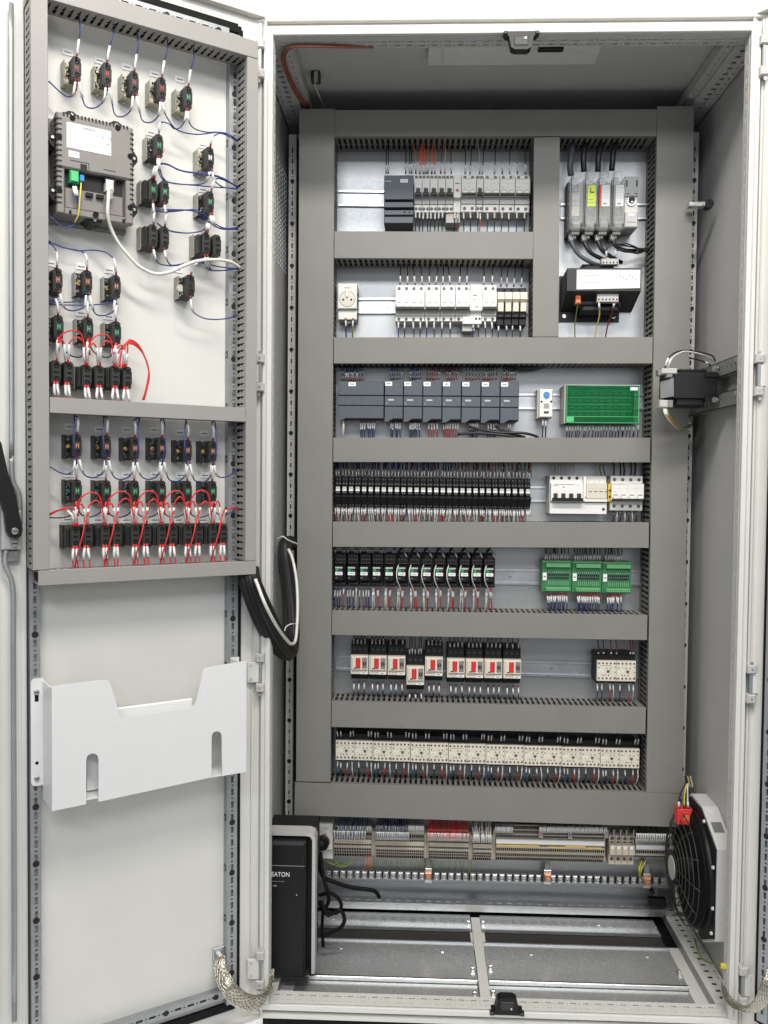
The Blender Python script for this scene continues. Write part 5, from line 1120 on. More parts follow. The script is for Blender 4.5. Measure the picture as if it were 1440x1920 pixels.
# operator panel seen from behind
w0, w1 = .001, .060
a0 = dloc(106, 208, w1); a1 = dloc(250, 421, w1); HW, HH = a1[0] - a0[0], a0[1] - a1[1]
t = thing('display_unit', 'grey operator display seen from behind with a white rating label, on the left door', 'display unit', DH - DD * a0[0] + Vector((0, 0, a1[1])), (0, 0, DROT))
F = lambda x, y: (HW * x, HH * (1 - y)); D = w1
mb = MB(); mb.box(-.004, HW + .002, -.006, HH + .004, 0, .012, 'mgrey', .002)
out = [(0.0, .02), (.03, 0), (.97, 0), (1, .03), (1, .97), (.97, 1), (.0, 1)]
mb.prism([F(x, y) for x, y in out][::-1], .012, D - .016, 'hmi')
mb.box(*[F(0, 0)[0], F(1, 0)[0]], F(0, .545)[1], HH, D - .016, D, 'hmi', .003); mb.box(0, F(.10, 0)[0], 0, F(0, .55)[1], D - .016, D - .0002, 'hmi', .002); mb.box(F(.90, 0)[0], HW, 0, F(0, .55)[1], D - .016, D - .0002, 'hmi', .002); mb.box(F(.1, 0)[0], F(.9, 0)[0], 0, F(0, .93)[1], D - .016, D - .004, 'hmi', .002)
mb.box(F(.12, 0)[0], F(.88, 0)[0], F(0, .92)[1], F(0, .72)[1], D - .016, D - .010, 'hmi', .001); mb.build('housing', parent=t)
mb = MB()
for k in range(17):
    y = F(0, .075 + .052 * k)[1]; mb.box(-.0008, F(.065, 0)[0], y, y + .0028, D - .018, D + .0004, 'dark'); mb.box(F(.955, 0)[0], HW + .0008, y, y + .0028, D - .018, D + .0004, 'dark')
for k in range(19):
    x = F(.08 + .046 * k, 0)[0]; mb.box(x, x + .0026, F(0, .035)[1], HH + .0008, D - .018, D + .0004, 'dark')
mb.build('vent_slot', parent=t, kind='stuff')
for fx, fy, hor in ((.20, -.005, 1), (.79, -.005, 1), (-.03, .25, 0), (-.03, .78, 0), (1.02, .30, 0), (1.02, .83, 0), (.50, 1.0, 1)):
    x, y = F(fx, fy); mb = MB()
    if hor: s = 1 if fy < .5 else -1; mb.prism([(x - .016, y - s * .006), (x + .016, y - s * .006), (x + .015, y), (x + .004, y + s * .008), (x - .004, y + s * .008), (x - .015, y)][::-s], .012, D - .010, 'black'); mb.cyl(x, y - s * .007, D - .002, D + .0008, .0048, 'rubber', 12); mb.cyl(x, y + s * .001, D - .010, D - .006, .0026, 'steel', 8)
    else: s = 1 if fx > .5 else -1; mb.prism([(x - s * .006, y - .016), (x - s * .006, y + .016), (x, y + .015), (x + s * .008, y + .004), (x + s * .008, y - .004), (x, y - .015)][::s], .012, D - .010, 'black'); mb.cyl(x - s * .008, y, D - .002, D + .0008, .0048, 'rubber', 12); mb.cyl(x + s * .001, y, D - .010, D - .006, .0026, 'steel', 8)
    mb.build('mounting_clamp', parent=t)
mb = MB(); x0, y0 = F(.126, .335); x1_, y1_ = F(.70, .085); mb.box(x0, x1_, y0, y1_, D, D + .0005, 'paper'); q = D + .0005
for k in range(9): y = frx(.62 - .055 * k, y0, y1_); mb.box(frx(.06, x0, x1_), frx(.45 + .3 * random.random() * (k % 2), x0, x1_), y, y + .0004, q, q + .0001, 'lgrey')
mb.prism([(frx(.90, x0, x1_), frx(.40, y0, y1_)), (frx(.97, x0, x1_), frx(.40, y0, y1_)), (frx(.935, x0, x1_), frx(.50, y0, y1_))], q, q + .0001, 'mgrey'); mb.box(frx(.72, x0, x1_), frx(.82, x0, x1_), frx(.43, y0, y1_), frx(.47, y0, y1_), q, q + .0001, 'lgrey')
mb.build('rating_label', parent=t); text('SIEMENS', .0058, 'print', t, (frx(.50, x0, x1_), frx(.88, y0, y1_), q + .0002), width=.021); text('S  (R)  CE', .0060, 'mgrey', t, (frx(.84, x0, x1_), frx(.66, y0, y1_), q + .0002))
mb = MB(); x0, y0 = F(.15, .425); x1_, y1_ = F(.285, .365); mb.box(x0, x1_, y0, y1_, D, D + .0006, 'paper'); mb.box(frx(.3, x0, x1_), frx(.7, x0, x1_), frx(.4, y0, y1_), frx(.55, y0, y1_), D + .0006, D + .0007, 'lgrey'); mb.build('tag', parent=t)
mb = MB(); x0, y0 = F(.11, .75); x1_, y1_ = F(.89, .552); mb.box(x0, x1_, y0, y1_ + .002, D - .0155, D - .0150, 'dark'); 
for (xa, xb, ya, yb) in ((.17, .41, .455, .462), (.405, .412, .46, .56), (.60, .76, .485, .492), (.30, .385, .475, .55)): a_ = F(xa, yb); b_ = F(xb, ya); mb.box(a_[0], b_[0], a_[1], b_[1], D, D + .0003, 'dark')
for xa in (.16, .38, .52, .86): a_ = F(xa, .99 if xa < .3 or xa > .8 else .78); mb.box(a_[0], a_[0] + (.004 if xa in (.16, .86) else .012), a_[1], a_[1] + .006, D - .0145, D - .003, 'black')
mb.build('socket_bay', parent=t)
mb = MB(); a_ = F(.175, .665); b_ = F(.275, .56); mb.box(a_[0], b_[0], a_[1], b_[1], D - .014, D + .002, 'bgreen', .001); mb.box(a_[0] - .001, b_[0] + .001, a_[1] - .002, b_[1] + .001, D - .014, D - .002, 'green'); mb.build('power_connector', parent=t)
mb = MB(); a_ = F(.295, .65); b_ = F(.35, .585); mb.box(a_[0], b_[0], a_[1], b_[1], D - .012, D + .001, 'bluep', .001); mb.build('earth_lug', parent=t)
mb = MB(); a_ = F(.63, .70); b_ = F(.735, .585); mb.box(a_[0], b_[0], a_[1], b_[1], D - .013, D + .004, 'w_white', .003); mb.box(a_[0] + .003, b_[0] - .003, a_[1] - .014, a_[1] + .001, D - .010, D + .002, 'w_white', .003)
for k in range(4): mb.box(a_[0] + .002, b_[0] - .002, a_[1] - .003 - .003 * k, a_[1] - .0015 - .003 * k, D - .011, D + .003, 'lgrey')
mb.box(a_[0] - .002, b_[0] + .003, b_[1] - .003, b_[1] + .003, D - .013, D + .001, 'black'); mb.build('network_plug', parent=t)
# document pocket
t = thing('document_pocket', 'white plastic document pocket screwed to the lower half of the left door', 'document holder', DH, (0, 0, DROT))
WP = .090
poly = [(97, 1287), (150, 1280), (195, 1274.8), (203, 1276), (207, 1283), (216, 1310), (222, 1335), (226, 1345), (232, 1346.5), (290, 1337), (352, 1327.5), (362, 1325), (368, 1317), (375, 1285), (380, 1260), (384, 1253.5), (392, 1251), (462, 1239),
        (461.8, 1447.5), (416.7, 1455)] 
slot1 = [(415.9, 1385), (415, 1376), (411, 1372), (405, 1371), (399, 1374), (396.8, 1381), (396.5, 1457.5)]
slot2 = [(184.8, 1503.5), (184.8, 1425), (183, 1417), (178, 1413), (171, 1413), (164, 1417), (161.7, 1425), (161.5, 1508)]
P_ = [dloc(u, v, WP) for u, v in poly + slot1 + slot2 + [(98, 1521)]]
mb = MB(); mb.prism(P_[::-1], WP - .0022, WP, 'pocket'); mb.build('front_panel', parent=t)
zb0 = P_[-1][1]; xl = P_[0][0]; xr = dloc(462, 1239, WP)[0]; zt0 = P_[0][1]
mb = MB(); mb.box(xl, xl + .0022, zb0, zt0 - .004, .020, WP - .0022, 'pocket'); mb.build('side_flap', parent=t); mb = MB(); mb.box(xr - .0022, xr, zb0 + .004, zt0, .020, WP - .0022, 'pocket'); mb.build('side_flap', parent=t)
mb = MB(); mb.box(xl + .0023, xr - .0023, zb0 + .007, zb0 + .0092, .020, WP - .0023, 'pocket'); mb.box(xl + .0023, xr - .0023, zb0 + .0023, zb0 + .12, .020, .022, 'pocket'); mb.build('bottom_panel', parent=t)
def flange(x0, x1):
    mb = MB(); z0, z1 = .565, .752; c = .007; mb.prism([(x0 + c, z0), (x1, z0), (x1, z1), (x0 + c, z1), (x0 + .002, z1 - .002), (x0, z1 - c), (x0, z0 + c), (x0 + .002, z0 + .002)], .0182, .0204, 'pocket')
    xc = (x0 + x1) / 2 - .001; mb.screw(xc, .728, .0204, .0052); mb.box(xc - .0032, xc + .0032, .712, .724, .0204, .0207, 'rubber', 0); mb.cyl(xc, .605, .0204, .0207, .0030, 'rubber', 10); mb.screw(xc, .578, .0204, .0052); mb.build('flange', parent=t)
flange(-.4225, xl + .002)
mb = MB(); mb.box(xr - .002, xr + .016, .565, .752, .0182, .0204, 'pocket'); mb.screw(xr + .008, .728, .0204, .0052); mb.build('flange', parent=t)
o = mb = MB(); x0, z0 = dloc(228, 1344, .06); x1_, z1_ = dloc(352, 1300, .06); mb.v = []; mb.box(x0 - .06, x1_ + .01, zb0 + .012, zb0 + .150, .050, .058, 'paper', .001); mb.box(x0 - .05, x1_ - .005, zb0 + .012, zb0 + .168, .040, .048, 'clear', .001)
o = mb.build('document', loc=DH, rot=(0, 0, DROT)); tag(o, 'plastic folder with papers standing in the white document pocket', 'document')

# ------------------------------------------------------------------ wires on the door
def dw(L_, m='w_blue', marks=((.006, .031),), lab='', grp=None, r=.0012, rm=.0023, ferr='w_dred'): return wire([dpt(*p) for p in L_], m, marks, lab, grp, r, rm, ferr)
WT = .050
ENT = [(148, 31), (213, 43), (257, 62), (314, 72), (363, 90)]; G1 = 'wires dropping from the top door duct'
for (u, v), (eu, ev), oo in zip(AA, ENT, ('first', 'second', 'third', 'fourth', 'fifth')): dw([(u, v - 20, WT), (u + 2, v - 32, WT), (u + 3, v - 46, WT), (frx(.5, u + 6, eu + 4), frx(.5, v - 46, ev), .055), (eu, ev, .045)], lab='dark blue wire dropping from the top door duct to the %s top row button' % oo, grp=G1)
def loops(pts, sag, lab, grp, m='w_blue', first=None, last=None, dv=19, mk=23):
    for n_, ((a_, b_), (c_, d_)) in enumerate(zip(pts, pts[1:])):
        y = max(b_, d_) + dv + mk
        dw([(a_ + 3, b_ + dv, WT), (a_ + 8, b_ + dv + mk, .048), (frx(.28, a_, c_), y + sag * .75, .04), (frx(.55, a_, c_), y + sag, .035), (frx(.82, a_, c_), y + sag * .6, .04), (c_ - 4, d_ + dv + mk, .048), (c_ - 2, d_ + dv, WT)], m, ((.006, .031), (-.031, -.006)), lab + ', %s gap from the left' % ORD[n_ + 1], grp)
G2 = 'wires looping between the top row buttons'
loops(AA[:4], 22, 'dark blue wire looping between two neighbouring top row buttons', G2)
dw([(142, 147, WT), (139, 170, .048), (134, 181, .04), (118, 177, .035), (91, 152, .035)], marks=((.006, .031),), lab='dark blue wire running left from the first top row button behind the duct')
B1 = 'blue wires running to the hinge side duct of the left door'
def bundle(L_, marks=((.006, .024),), lab='', m='w_blue'):
    w_ = lambda q: 'high' if q < 200 else 'level with the display top edge' if q < 280 else 'beside the display label' if q < 330 else 'beside the display sockets' if q < 390 else 'beside the lower display edge' if q < 450 else 'below the display unit'
    dw(L_, m, marks, 'blue wire %s, running right from %s' % (w_(L_[0][1]), 'beside the display' if L_[0][0] < 330 else 'the buttons near it'), B1)
bundle([(304, 186, WT), (308, 208, .05), (318, 228, .045), (335, 245, .04), (370, 252, .04), (412, 248, .04), (432, 254, .04), (446, 263, .035)])
bundle([(352, 203, WT), (353, 224, .05), (364, 241, .042), (388, 248, .04), (414, 249, .04), (446, 265, .035)])
bundle([(350, 203, WT), (347, 224, .05), (338, 239, .042), (326, 241, .04), (318, 233, .04), (306, 229, .045), (299, 233, .05), (298, 252, WT)], ((.006, .024), (-.022, -.006)))
bundle([(394, 276, WT), (397, 262, .052), (403, 254, .045), (414, 250, .04), (430, 256, .04), (446, 264, .035)])
for k in range(2): bundle([(285 + 4 * k, 336, WT), (290 + 5 * k, 314 - k, .052), (300, 307 + k, .045), (315, 308 + k, .04), (342, 320 + k, .04), (395, 327 + 2 * k, .045), (420, 335 + k, .04), (446, 351 + k, .035)])
bundle([(299, 292, WT), (299, 312, .052), (307, 335, .042), (325, 344, .04), (372, 346, .035), (390, 336, .04), (393, 316, WT)], ((.006, .024), (-.024, -.006)))
bundle([(296, 292, WT), (296, 310, .052), (303, 334, .042), (322, 343, .04), (380, 349, .035), (420, 352, .035), (446, 353, .035)])
bundle([(397, 316, WT), (401, 336, .048), (410, 346, .04), (422, 352, .035), (446, 354, .035)])
bundle([(396, 359, WT), (400, 343, .05), (406, 335, .045), (418, 337, .04), (446, 350, .035)])
for k in range(2): bundle([(287 + 21 * k, 376 + 3 * k, WT), (288 + 22 * k, 396 + k, .052), (298 + 16 * k, 397 - 2 * k, .045), (322, 397, .04), (360, 393, .04), (378, 399, .045), (396, 414, .045), (418, 427, .04), (446, 429, .035)])
for k in range(2): bundle([(394 + 4 * k, 399, WT), (396 + 5 * k, 414, .052), (402 + 2 * k, 424, .045), (420, 429 + k, .04), (446, 427 - k, .035)])
for k in range(2): bundle([(288 + 21 * k, 423 + 3 * k, WT), (289 + 23 * k, 402 + k * 3, .052), (297 + 18 * k, 394 + 2 * k, .042), (330, 393 + k, .04), (364, 396, .04), (384, 410, .04), (412, 428, .04), (446, 430, .035)])
for k in range(2): bundle([(385 + 4 * k, 437, WT), (388 + 4 * k, 420, .052), (380, 432, .042), (350, 437, .04), (314, 432 - k, .038), (294, 418, .04)])
for k in range(2): bundle([(287 + 21 * k, 462 + 2 * k, WT), (291 + 20 * k, 482, .052), (300 + 18 * k, 495, .042), (330, 498 - k, .04), (368, 491, .04), (410, 500, .04), (450, 505, .035)])
for k in range(2): bundle([(384 + 5 * k, 477, WT), (386 + 5 * k, 495, .052), (392 + 4 * k, 506, .042), (418, 507, .04), (452, 503 - k, .035)])
dw([(357, 517, WT), (362, 503, .052), (368, 494, .048), (384, 492, .04)], lab='dark blue wire rising from the lone lamp disc button')
dw([(357, 555, WT), (359, 577, .05), (367, 589, .04), (388, 598, .038), (420, 598, .038), (447, 591, .035)], lab='dark blue wire curving right from the lone lamp disc button to the duct')
p = [(204, 352, .060), (203, 375, .068), (202, 402, .065), (208, 428, .055), (222, 455, .05), (240, 478, .05), (262, 500, .05), (290, 513, .05), (318, 510, .055), (345, 498, .06), (372, 489, .06), (405, 487, .055), (432, 491, .045), (452, 503, .035)]
cable([dpt(*q) for q in p], .0031, 'w_white', 'white network cable hanging from the display unit and swinging right to the duct')
for k in range(2): dw([(137 + 4 * k, 346, .058), (140 + 4 * k, 362, .062), (145 + 2 * k, 378, .062), (148 - k, 400, .058), (142, 418, .05), (126, 427 - k, .045), (110, 420, .045), (91, 402 + k, .04)], marks=((.004, .020),), lab='blue wire from the green plug of the display unit curving down left', grp='blue supply wires of the display unit', ferr=None)
dw([(152, 343, .058), (151, 360, .062), (149, 380, .062), (147, 402, .06), (140, 418, .05)], 'w_yellow', (), 'yellow earth wire hanging from the blue lug of the display unit', r=.0015, ferr=None)
OO = [(108, 525), (164, 528.5), (217.8, 537.5)]; GG = [(110, 613), (166, 617), (218.5, 624)]
G3 = 'wires reaching the orange buttons below the display unit'
dw([(107, 505, WT), (107, 480, .052), (105, 470, .045), (100, 462, .04), (91, 455, .035)], lab='dark blue wire coming from the left duct to the leftmost orange button')
dw([(163, 508, WT), (163, 486, .052), (158, 475, .045), (145, 469, .04), (118, 464, .04), (91, 453, .035)], lab='dark blue wire coming from the left duct to the middle orange button')
dw([(218, 517, WT), (216, 494, .052), (210, 482, .045), (195, 472, .04), (170, 469, .04), (145, 470, .04), (118, 463, .04), (91, 452, .035)], lab='dark blue wire coming from the left duct to the rightmost orange button')
loops(OO, 12, 'dark blue wire looping between two neighbouring orange buttons', 'loops between the orange buttons')
for i in range(3):
    a_, b_ = OO[i]; c_, d_ = GG[i]
    dw([(c_ - 1, d_ - 20, WT), (c_ - 2, d_ - 42, .05), (c_ - 8 + 3 * i, d_ - 56, .042), (frx(.6, 91, c_), d_ - 50 - i, .035), (91, 565 + 3 * i, .03)], lab='dark blue wire reaching the %s green insert button from the left duct' % ORD[i + 1], grp='blue wires of the green buttons below the display unit')
loops(BR, 16, 'dark blue wire looping between two neighbouring amber buttons', 'loops between the amber buttons')
dw([(142, 856, WT), (139, 878, .05), (130, 888, .042), (115, 887, .038), (94, 876, .035)], lab='dark blue wire running left from the first amber button')
dw([(402, 866, WT), (403, 884, .05), (410, 894, .042), (424, 894, .038), (438, 886, .035), (449, 876, .03)], lab='dark blue wire running right from the last amber button into the duct')
for i in range(6):
    (u, v), (c_, d_) = BR[i], CR[i]; s = -1 if i < 2 else 1; tx = u - 6 if i < 2 else (u + 8 if i == 2 else u + (2 if i != 4 else -4)); e = 783 + 2 * i
    dw([(u, v - 20, WT), (u + 2, v - 40, .054), (u - s * 2, v - 53, .054), (tx, e - 4, .045)], lab='dark blue wire from the middle door duct down to the %s amber button' % O6[i], grp='wires dropping to the amber buttons')
    k = -6 if i in (0, 1, 4) else 7
    dw([(c_ - 1, d_ - 19, WT), (c_ - 1, d_ - 42, .054), (c_ + k * .3, d_ - 62, .068), (u + k, v - 5, .072), (u + k * .9, v - 40, .062), (tx + 1, e - 4, .045)], lab='long dark blue wire passing in front of the %s amber button' % O6[i], grp='long wires to the green buttons')
# red wiring
RG = 'red wires arching between the two-block buttons'
def red(L_, marks=((.006, .031),), lab='red wire arching between neighbouring two-block buttons', grp=RG, m='w_red', r=.0014): dw(L_, m, marks, lab, grp, r, .0024, 'w_red')
def redrow(blocks, top, peak, low, rng, grp, lab, cross):
    n = len(blocks)
    for i in range(n):
        x, y = blocks[i]; dx = rng.uniform(-2, 2)
        if i + 1 < n:
            c_, d_ = blocks[i + 1]; gap = c_ - x; h = peak * (1.0 if gap > 28 else .62) * rng.uniform(.85, 1.15)
            red([(x + 2, y - 20, WT), (x + 2 + dx, y - 43, .054), (x + 5, y - 50 - h * .5, .058), (frx(.5, x, c_), y - 52 - h, .060), (c_ - 6, y - 50 - h * .5, .058), (c_ - 4 - dx, d_ - 43, .054), (c_ - 3, d_ - 20, WT)], ((.006, .031), (-.031, -.006)), lab + ', %s gap' % ORD[i + 1], grp)
        if i % 2 == 0 and i + 2 < n:
            c_, d_ = blocks[i + 2]; h = peak * 1.7
            red([(x + 5, y - 40, .05), (x + 7, y - 56 - h * .4, .060), (frx(.45, x, c_), y - 54 - h, .064), (frx(.8, x, c_), y - 54 - h * .8, .062), (c_ - 4, y - 44, .056), (c_ - 2, d_ - 20, WT)], (), lab.replace('arching', 'arching high') + ', from block %s' % ORD[i + 1], grp)
        for s in (-4, 3):
            e = low(x)
            j_ = rng.uniform(-2, 2.5); red([(x + s * .7, y + 17, .046), (x + s * 1.1 + j_ * .5, y + 34, .050), (x + s * 1.1 + j_ + 1, e - 5, .050), (x + s * .6 + j_ + 2, e + 9, .050)], ((.005, .025),), ('left' if s < 0 else 'right') + ' red wire hanging from the %s block' % ORD[i + 1] + (' into the lowest door duct' if cross else ' into the middle door duct'), grp + ' below')
        if i % 2 == 1 and cross:
            e = low(x - 14)
            red([(x + 3, y - 44, .056), (x - 2, y - 30, .068), (x - 8, y, .072), (x - 16, y + 30, .066), (x - 22, e, .046)], (), 'red wire crossing down in front of the %s dark block from the left' % ORD[i + 1], grp + ' crossing')
R_ = random.Random(3)
DB = []
for u, v in DR: DB += [(u, v), (u + 21.5 - (u - 140) * .011, v - 1.5)]
redrow(DB, 0, 17, lambda x: 1064 - (x - 140) * .036, R_, 'red wires in the lower door field', 'red wire arching between neighbouring buttons in the lower door field', True)
red([(138, 987, WT), (136, 968, .052), (128, 958, .05), (112, 956, .045), (92, 964, .04)], lab='red wire leaving the first lower button to the left', grp='red wires leaving left')
red([(146, 987, WT), (140, 955, .054), (125, 952, .05), (110, 957, .045), (92, 966, .04)], (), lab='red wire leaving the first lower button to the left', grp='red wires leaving left')
red([(416, 985, WT), (419, 965, .052), (426, 956, .05), (438, 953, .045), (450, 956, .035)], lab='red wire running right from the last lower button into the duct', grp=None)
for i in range(6):
    u, v = CR[i]; red([(u - 1, v + 19, WT), (u - 2, v + 30, .052), (u - 6, v + 40, .052), (DR[i][0] - 2, DR[i][1] - 40, .052), (DR[i][0] - 3, DR[i][1] - 19, WT)], ((.010, .022),), 'short red wire below the %s green insert button of the lower field' % O6[i], 'short red wires between green and two-block buttons')
    if i < 5: dw([(u + 3, v + 19, WT), (u + 4, v + 38, .05), (u + 14, v + 47, .036), (u + 30, v + 47, .032), (u + 45, v + 38, .04), (u + 49, v + 22, WT)], 'w_black', (), 'black wire sagging right of the %s green insert button' % O6[i], 'black wires under the green buttons')
dw([(401, 941, WT), (404, 960, .048), (418, 966, .036), (434, 960, .034), (449, 948, .03)], 'w_blue', (), 'blue wire running from the last green insert button to the duct')
dw([(142, 941, WT), (138, 962, .048), (122, 970, .036), (92, 971, .034)], 'w_black', (), 'black wire running left from the first green insert button')
D3B = [(104.7, 698), (125.7, 700), (162.5, 705.4), (186, 705.4), (216, 707), (236.5, 709)]
redrow(D3B, 0, 14, lambda x: 748 + (x - 100) * .03, R_, 'red wires above the middle door duct', 'red wire arching between neighbouring buttons above the middle door duct', False)
for i in range(3):
    u, v = GG[i]; red([(u - 1, v + 19, WT), (u - 3, v + 34, .054), (D3[i][0] + 2, D3[i][1] - 44, .054), (D3[i][0] + 1, D3[i][1] - 20, WT)], ((.006, .018),), 'short red wire below the %s green button of the upper field' % ORD[i + 1], 'short red wires above the middle duct')
for k in range(4): red([(218 + 6 * k, 689, WT), (221 + 6 * k, 665 - 2 * k, .054), (232 + 3 * k, 647 - 3 * k, .056), (250 + 2 * k, 646 - k, .055), (266 + k * .5, 660, .05), (275 + k * .8, 680 + 2 * k, .05), (280 - k * .6, 705, .05), (274 - k * .6, 735, .048), (270 - k, 750, .045)], ((.006, .024),) if k % 3 == 0 else (), lab='red wire arching right and down into the middle door duct', grp='bundle of red wires bending into the middle duct')
for u0, u1_, y in ((120, 160, 640), (172, 214, 645)): dw([(u0 - 5, 632, WT), (u0, 655, .04), (frx(.4, u0, u1_), 668, .032), (u1_ - 6, 667, .034), (u1_, 640, .046)], 'w_black', (), 'black wire sagging between green buttons above the red wires', 'black wires above the red ones')
for u0, yy in ((196, 985), (252, 985), (150, 690)): pass
for (u, v, s) in ((446, 1062, 0),):
    red([dummy for dummy in [(430, 1064, .05), (438, 1058, .058), (447, 1056, .058), (452, 1064, .05)]], (), 'short red wire ends lying in the lower corner of the duct', None, r=.003)
# ------------------------------------------------------------------ wires on the mounting plate
rw = random.Random(11)
def rowwires(us, vterm, vedge, up, Yt, col, lab, grp, solo=True, jit=3, mk=(.003, .019), r=.0011, rm=.0021, Ye=.372, ferr='w_dred', slope=0.0, bow=0, stagger=.004, sm='sleeve', ext=.014):
    n = len(us)
    for i, u in enumerate(us):
        c = col[i % len(col)] if isinstance(col, (list, tuple)) else col
        vt = vterm + slope * (u - us[0]); ve = vedge + slope * (u - us[0])
        z1 = at(u, ve, YD).z + (ext if up else -ext)
        p0 = at(u, vt, Yt); dx = rw.uniform(-jit, jit) * .0012; z0 = p0.z
        p1 = Vector((p0.x + dx, Ye, z1)); mid = Vector((p0.x + dx * .3 + rw.uniform(-.001, .001) + bow, Yt - .004, z0 + (z1 - z0) * .45))
        st = rw.uniform(0, stagger)
        wire([p0, mid, p1], c, ((mk[0] + st, mk[1] + st),), lab + ', %s from the left' % ORD[i + 1] if lab and n > 1 else lab, grp, r=r, rm=rm, ferr=ferr, solo=solo, n=4, sm=sm)
def seq(a, b, n): return [a + (b - a) * i / (n - 1) for i in range(n)]
BK, RDk, OR, BL, WH, RE = 'w_black', 'w_dred', 'w_orange', 'w_blue', 'w_white', 'w_red'
g = 'wires above the top breaker row'
rowwires([724, 728], 326, 256, 1, .35, BK, 'black wire at the top left of the power supply', 'wires above the power supply', stagger=0)
rowwires([761, 768, 772], 326, 256, 1, .35, BK, 'black wire at the top right of the power supply', 'wires above the power supply')
rowwires([779.5, 787, 794, 798, 802, 809.5, 815], 326.5, 256, 1, .35, OR, 'orange wire dropping into the narrow top row breakers', 'orange wires of the top row', r=.0013, jit=6)
rowwires([826, 834, 846], 326.5, 256, 1, .35, [RDk, 'beige', RDk], 'dull wire dropping into the last narrow top breakers', 'dark red wires of the top row')
rowwires([872, 881, 899, 904.5, 927, 942, 955, 970, 985], 327, 256, 1, .35, [BK, BK, 'lgrey', BK, BK, 'mgrey', BK, 'mgrey', BK], 'thin dark wire dropping into the wide top row breakers', 'black wires of the top row', jit=5)
rowwires([779.5, 787, 794, 801.5, 808, 816, 823, 830], 394, 434, 0, .352, BK, 'black wire leaving the narrow top row breakers below', 'lower wires of the narrow breakers', r=.0013)
rowwires([853, 858.5, 869, 882, 895, 900.5, 914, 927, 941, 954, 969, 983.5], 395, 434, 0, .352, [BK, RE, BK, BK, BK, RE, BK, BK, BL, BK, BL, BK], 'wire leaving the wide top row breakers below', 'lower wires of the wide breakers')
rowwires([750, 764, 778, 792, 805, 817, 830, 844, 861, 875, 907, 922.5], 534, 485, 1, .352, BK, 'black wire dropping into the white second row breakers', 'upper wires of the second row', jit=7, stagger=.002)
rowwires([939, 950, 963, 977], 538, 485, 1, .36, BK, 'black wire dropping into a cream faced fuse relay', 'upper wires of the fuse relays', jit=5)
rowwires([747, 759, 774, 788, 800, 814, 829, 844, 888, 897, 909, 922], 600, 632, 0, .352, [BL, BK, BK, BK, BL, BK, BL, BK], 'wire leaving the white second row breakers below', 'lower wires of the second row', jit=5)
rowwires([935, 949, 961, 975], 604, 632, 0, .36, BK, 'black wire leaving the underside of a fuse relay', 'lower wires of the fuse relays', jit=3)
rowwires([648, 662], 597, 632, 0, .352, [BL, 'w_green'], 'wire hanging below the cream power socket', 'wires below the socket', r=.0016)
# row 3 (bulk)
def bulk(us, vt, ve, up, Yt, col, **k): rowwires(us, vt, ve, up, Yt, col, None, None, solo=False, **k)
bulk(seq(640, 679, 10), 714, 681, 1, .350, BL, ferr=RE)
for u0, u1, n, c, f in ((733, 753, 6, BL, None), (769, 788, 6, BL, None), (801, 824, 6, RDk, RE), (838, 857, 5, RDk, RE), (874, 898, 5, BK, RE), (907, 930, 6, BK, RE), (945, 966, 6, BK, RE)): bulk(seq(u0, u1, n), 713, 681, 1, .350, c, ferr=f)
bulk(seq(820, 866, 12), 698, 681, 1, .372, RDk, ferr=None, mk=(.001, .002))
for u0, u1, n, c in ((676, 703, 7, BL), (733, 750, 5, BL), (769, 786, 6, BL), (804, 819, 4, RE), (831, 858, 7, RE), (881, 896, 5, BK), (915, 930, 4, BK), (953, 957, 2, BK)): bulk(seq(u0, u1, n), 789, 821, 0, .350, c)
bulk(seq(1063, 1196, 26), 792, 821, 0, .35, [BK, BL, BK, BK], mk=(.006, .018), jit=8, ferr=None)
for i, (L_, lab) in enumerate((([(858, 814, .34), (890, 812, .335), (930, 814, .33), (960, 818, .33), (985, 824, .34)], 'lower'), ([(880, 800, .345), (905, 806, .335), (940, 811, .33), (980, 812, .33), (1005, 818, .34), (1012, 826, .35)], 'upper'), ([(925, 795, .36), (935, 803, .34), (955, 812, .34), (985, 820, .34)], 'middle'))):
    cable(A(L_), .0032, 'w_black', 'thick black cable lying along the duct under the controller modules, the %s one' % lab)
cable(A([(950, 682, .36), (980, 690, .37), (1010, 688, .37), (1030, 680, .36)]), .006, 'w_black', 'thick black cable sagging from the duct above the thermostat')
cable(A([(643, 788, .345), (644, 800, .34), (643, 812, .345), (643, 826, .36)]), .0028, 'w_white', 'white network plug and cable below the wide controller')
rowwires([1018, 1023], 783, 821, 0, .36, BK, 'black wire hanging below the small thermostat', 'wires below the thermostat', r=.0014)
